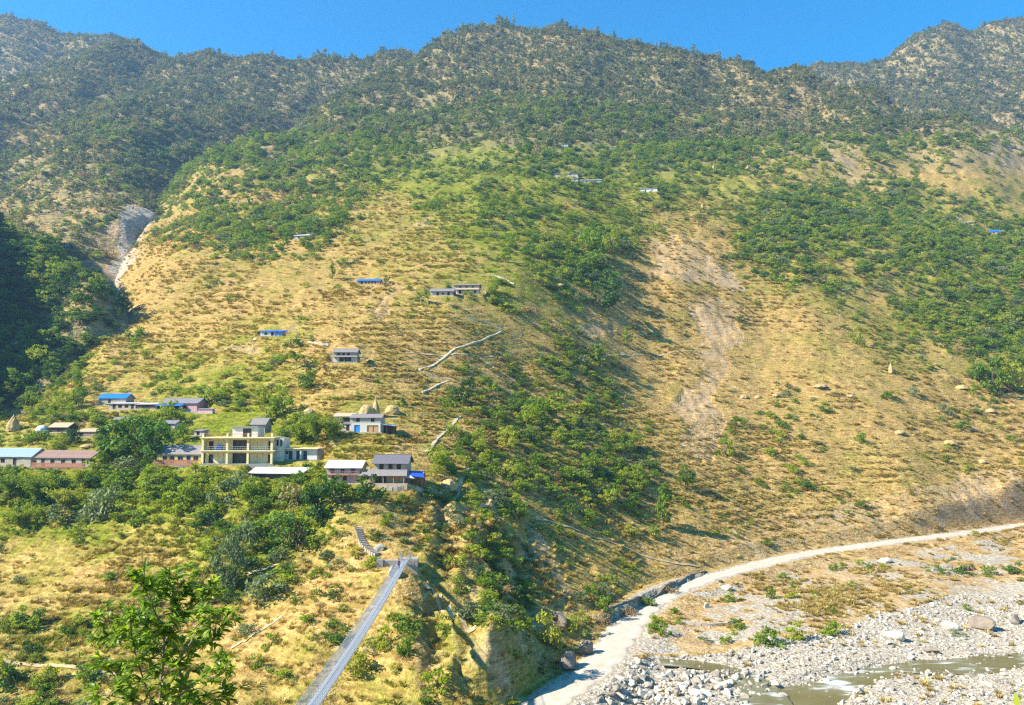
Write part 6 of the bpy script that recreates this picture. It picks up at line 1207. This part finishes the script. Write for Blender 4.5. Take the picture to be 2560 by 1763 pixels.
    def individuals(A, h, w, kind, nms, nmax, cat, adj_, oname):
        seen = (A[:, 3] > 5) & (A[:, 3] < 2555) & (A[:, 4] < 1770) & (A[:, 4] > 0); big = np.where(seen, h * w, 0) ** .5 / A[:, 1]; order = np.argsort(-big)[:nmax * 6]; used = np.zeros(len(A), bool); n = n2 = 0
        for j in order:
            if n >= nmax: break
            if A[j, 5] == 2 and n2 >= 45: continue
            v = ground(A[j, 3], A[j, 4] - .25 * h[j] / A[j, 1] * F, layer=1)       # skip what hides behind a fold of the ground
            if v[1] < A[j, 1] * .9: continue
            k = nms[kind[j]]; rg = region(A[j, 3], A[j, 4], A[j, 5], A[j, 1]); lb = adj_[k] + ' ' + rg; gp = adj_[k].replace('bush', 'bushes').replace('tree', 'trees').replace('shrub', 'shrubs') + ' ' + rg
            plant(oname.get(k, cat), lb, cat, (A[j, 0], A[j, 1], A[j, 2] - .1), h[j], w[j], k, n, group=gp); used[j] = True; n += 1; n2 += A[j, 5] == 2
        return used
    used = individuals(T, hT, wT, kind, names, 300 - sum(1 for q in NAMED if q[0] == 'tree') - len(SKYTREES) - 2, 'tree', adj, {'pine': 'pine_tree', 'drybush': 'bare_tree'})
    usedb = individuals(Bn, hB, wB, kb, bnames, 300 - sum(1 for q in NAMED if q[0] == 'bush'), 'bush', adjb, {'greybush': 'grey_bush', 'drybush': 'dry_shrub'})
    def ensure(k, A, j_ok):                             # one visible plant of every variant serves as the pattern for its mass
        for i, cm in enumerate(CROWN[k]):
            if cm.name not in _protos:
                j = j_ok[i]; lb = {**adj, **adjb}[k]; plant('tree' if A is T else 'bush', lb + ' ' + region(*A[j, 3:6], A[j, 1]), 'tree' if A is T else 'bush', A[j, :3], (hT if A is T else hB)[j], (wT if A is T else wB)[j], k, i, group=lb + 's ' + region(*A[j, 3:6], A[j, 1]))
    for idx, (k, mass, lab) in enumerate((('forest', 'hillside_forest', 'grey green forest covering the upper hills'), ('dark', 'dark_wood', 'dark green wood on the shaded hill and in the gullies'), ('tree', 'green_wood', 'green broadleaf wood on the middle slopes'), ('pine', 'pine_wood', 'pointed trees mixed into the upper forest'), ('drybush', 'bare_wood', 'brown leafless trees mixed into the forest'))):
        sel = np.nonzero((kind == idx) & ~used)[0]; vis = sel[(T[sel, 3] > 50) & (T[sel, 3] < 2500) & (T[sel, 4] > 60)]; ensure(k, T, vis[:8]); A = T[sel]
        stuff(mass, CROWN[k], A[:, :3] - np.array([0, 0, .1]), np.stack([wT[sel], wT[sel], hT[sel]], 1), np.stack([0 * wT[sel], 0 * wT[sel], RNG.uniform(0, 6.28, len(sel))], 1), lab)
    for idx, (k, mass, lab) in enumerate((('bush', 'hillside_bushes', 'green scrub spread over the slopes'), ('greybush', 'grey_scrub', 'grey green scrub spread over the slopes'), ('drybush', 'dry_scrub', 'dry brown scrub spread over the slopes'), ('lime', 'yellow_scrub', 'yellow green scrub spread over the slopes'), ('darkbush', 'dark_scrub', 'dark green scrub spread over the slopes'))):
        sel = np.nonzero((kb == idx) & ~usedb)[0]; vis = sel[(Bn[sel, 3] > 50) & (Bn[sel, 3] < 2500) & (Bn[sel, 4] > 60)]; ensure(k, Bn, vis[:8]); A = Bn[sel]
        stuff(mass, CROWN[k], A[:, :3] - np.array([0, 0, .1]), np.stack([wB[sel], wB[sel], hB[sel]], 1), np.stack([0 * wB[sel], 0 * wB[sel], RNG.uniform(0, 6.28, len(sel))], 1), lab)
    # grass tussocks
    def grass_d(px, py, x, y, z, k):
        fr = contour_phase(x, y, LA.z(x, y) + rough(x, y, 0)); tl = (.18 + 1.5 * sstep(.50, .72, fr) * sstep(1.0, .93, fr)) * (.18 + 1.25 * sstep(.34, .66, clumpy(x, y, 34, 523))) * np.where(y > 330, .8, 1)
        return (k == 0) * tl * clear_mask(px, py, x, y) * np.clip(.25 + 1.3 * (clumpy(x, y, 5, 521) - .3), 0, 1) * np.where(inpoly(GRAVEL_POLY, px, py) | (z < 1.8), .03, np.where(inpoly([(1640,1480),(2560,1290),(2700,1290),(2700,1520),(2100,1640),(1540,1650)], px, py), .5, 1.0)) * (1 - .7 * bare_mask(px, py, x, y))
    G = np.concatenate([scatter(-.75, .75, 117, 215, 3.2, grass_d), scatter(-.72, .72, 215, 330, 1.7, grass_d), scatter(-.7, .7, 330, 620, .55, grass_d)])
    gg = lookup(GREEN, G[:, 3], G[:, 4]) / 9 + .5 * fbm(G[:, 0] / 20, G[:, 1] / 20, 3, 531) + RNG.uniform(-.15, .15, len(G)); green = gg > .50
    hG = RNG.uniform(.35, .95, len(G)) * np.where(G[:, 1] > 330, 1.6, 1.0)
    for me_l, msk, nm, lb in ((TUFT, ~green, 'dry_grass', 'dry tan grass tussocks on the slopes'), (TUFTG, green, 'green_grass', 'olive green grass tussocks on the slopes')):
        for i, me in enumerate(me_l):                   # a tussock in view is the pattern
            j = np.nonzero(msk & (G[:, 3] > 100) & (G[:, 3] < 2400) & (G[:, 4] > 1300) & (G[:, 4] < 1700))[0][i * 7]; o = link('grass_tussock', me); o.location = G[j, :3]; o.scale = (1.2, 1.2, .8); _protos[me.name] = o; o['kind'] = 'stuff'
        A = G[msk]; h = hG[msk]; stuff(nm, me_l, A[:, :3], np.stack([h * 1.5, h * 1.5, h], 1), np.stack([0 * h, 0 * h, RNG.uniform(0, 6.28, len(h))], 1), lb)
    print('COUNTS trees', len(T), 'bushes', len(Bn), 'grass', len(G))

def build_haze(density=0.00038):
    m = bpy.data.materials.new('air'); m.use_nodes = True; t = m.node_tree; t.nodes.clear(); out = t.nodes.new('ShaderNodeOutputMaterial'); v = t.nodes.new('ShaderNodeVolumePrincipled')
    v.inputs['Color'].default_value = (0.36, 0.60, 1.0, 1); v.inputs['Density'].default_value = density; v.inputs['Anisotropy'].default_value = 0.2
    t.links.new(v.outputs[0], out.inputs['Volume']); b = MB(); b.box(-1150, 1800, -60, 2050, -30, 1010); o = b.build('haze', m); o['kind'] = 'stuff'
HAZE = 0.00013

# ------------------------------------------------------------------ build
import time; _t0 = time.time()
build_terrain(); build_ways(); build_houses(); build_bridge(); build_rocks(); build_named(); foreground_tree(); populate()
if HAZE: build_haze(HAZE)
print('BUILD', time.time() - _t0)
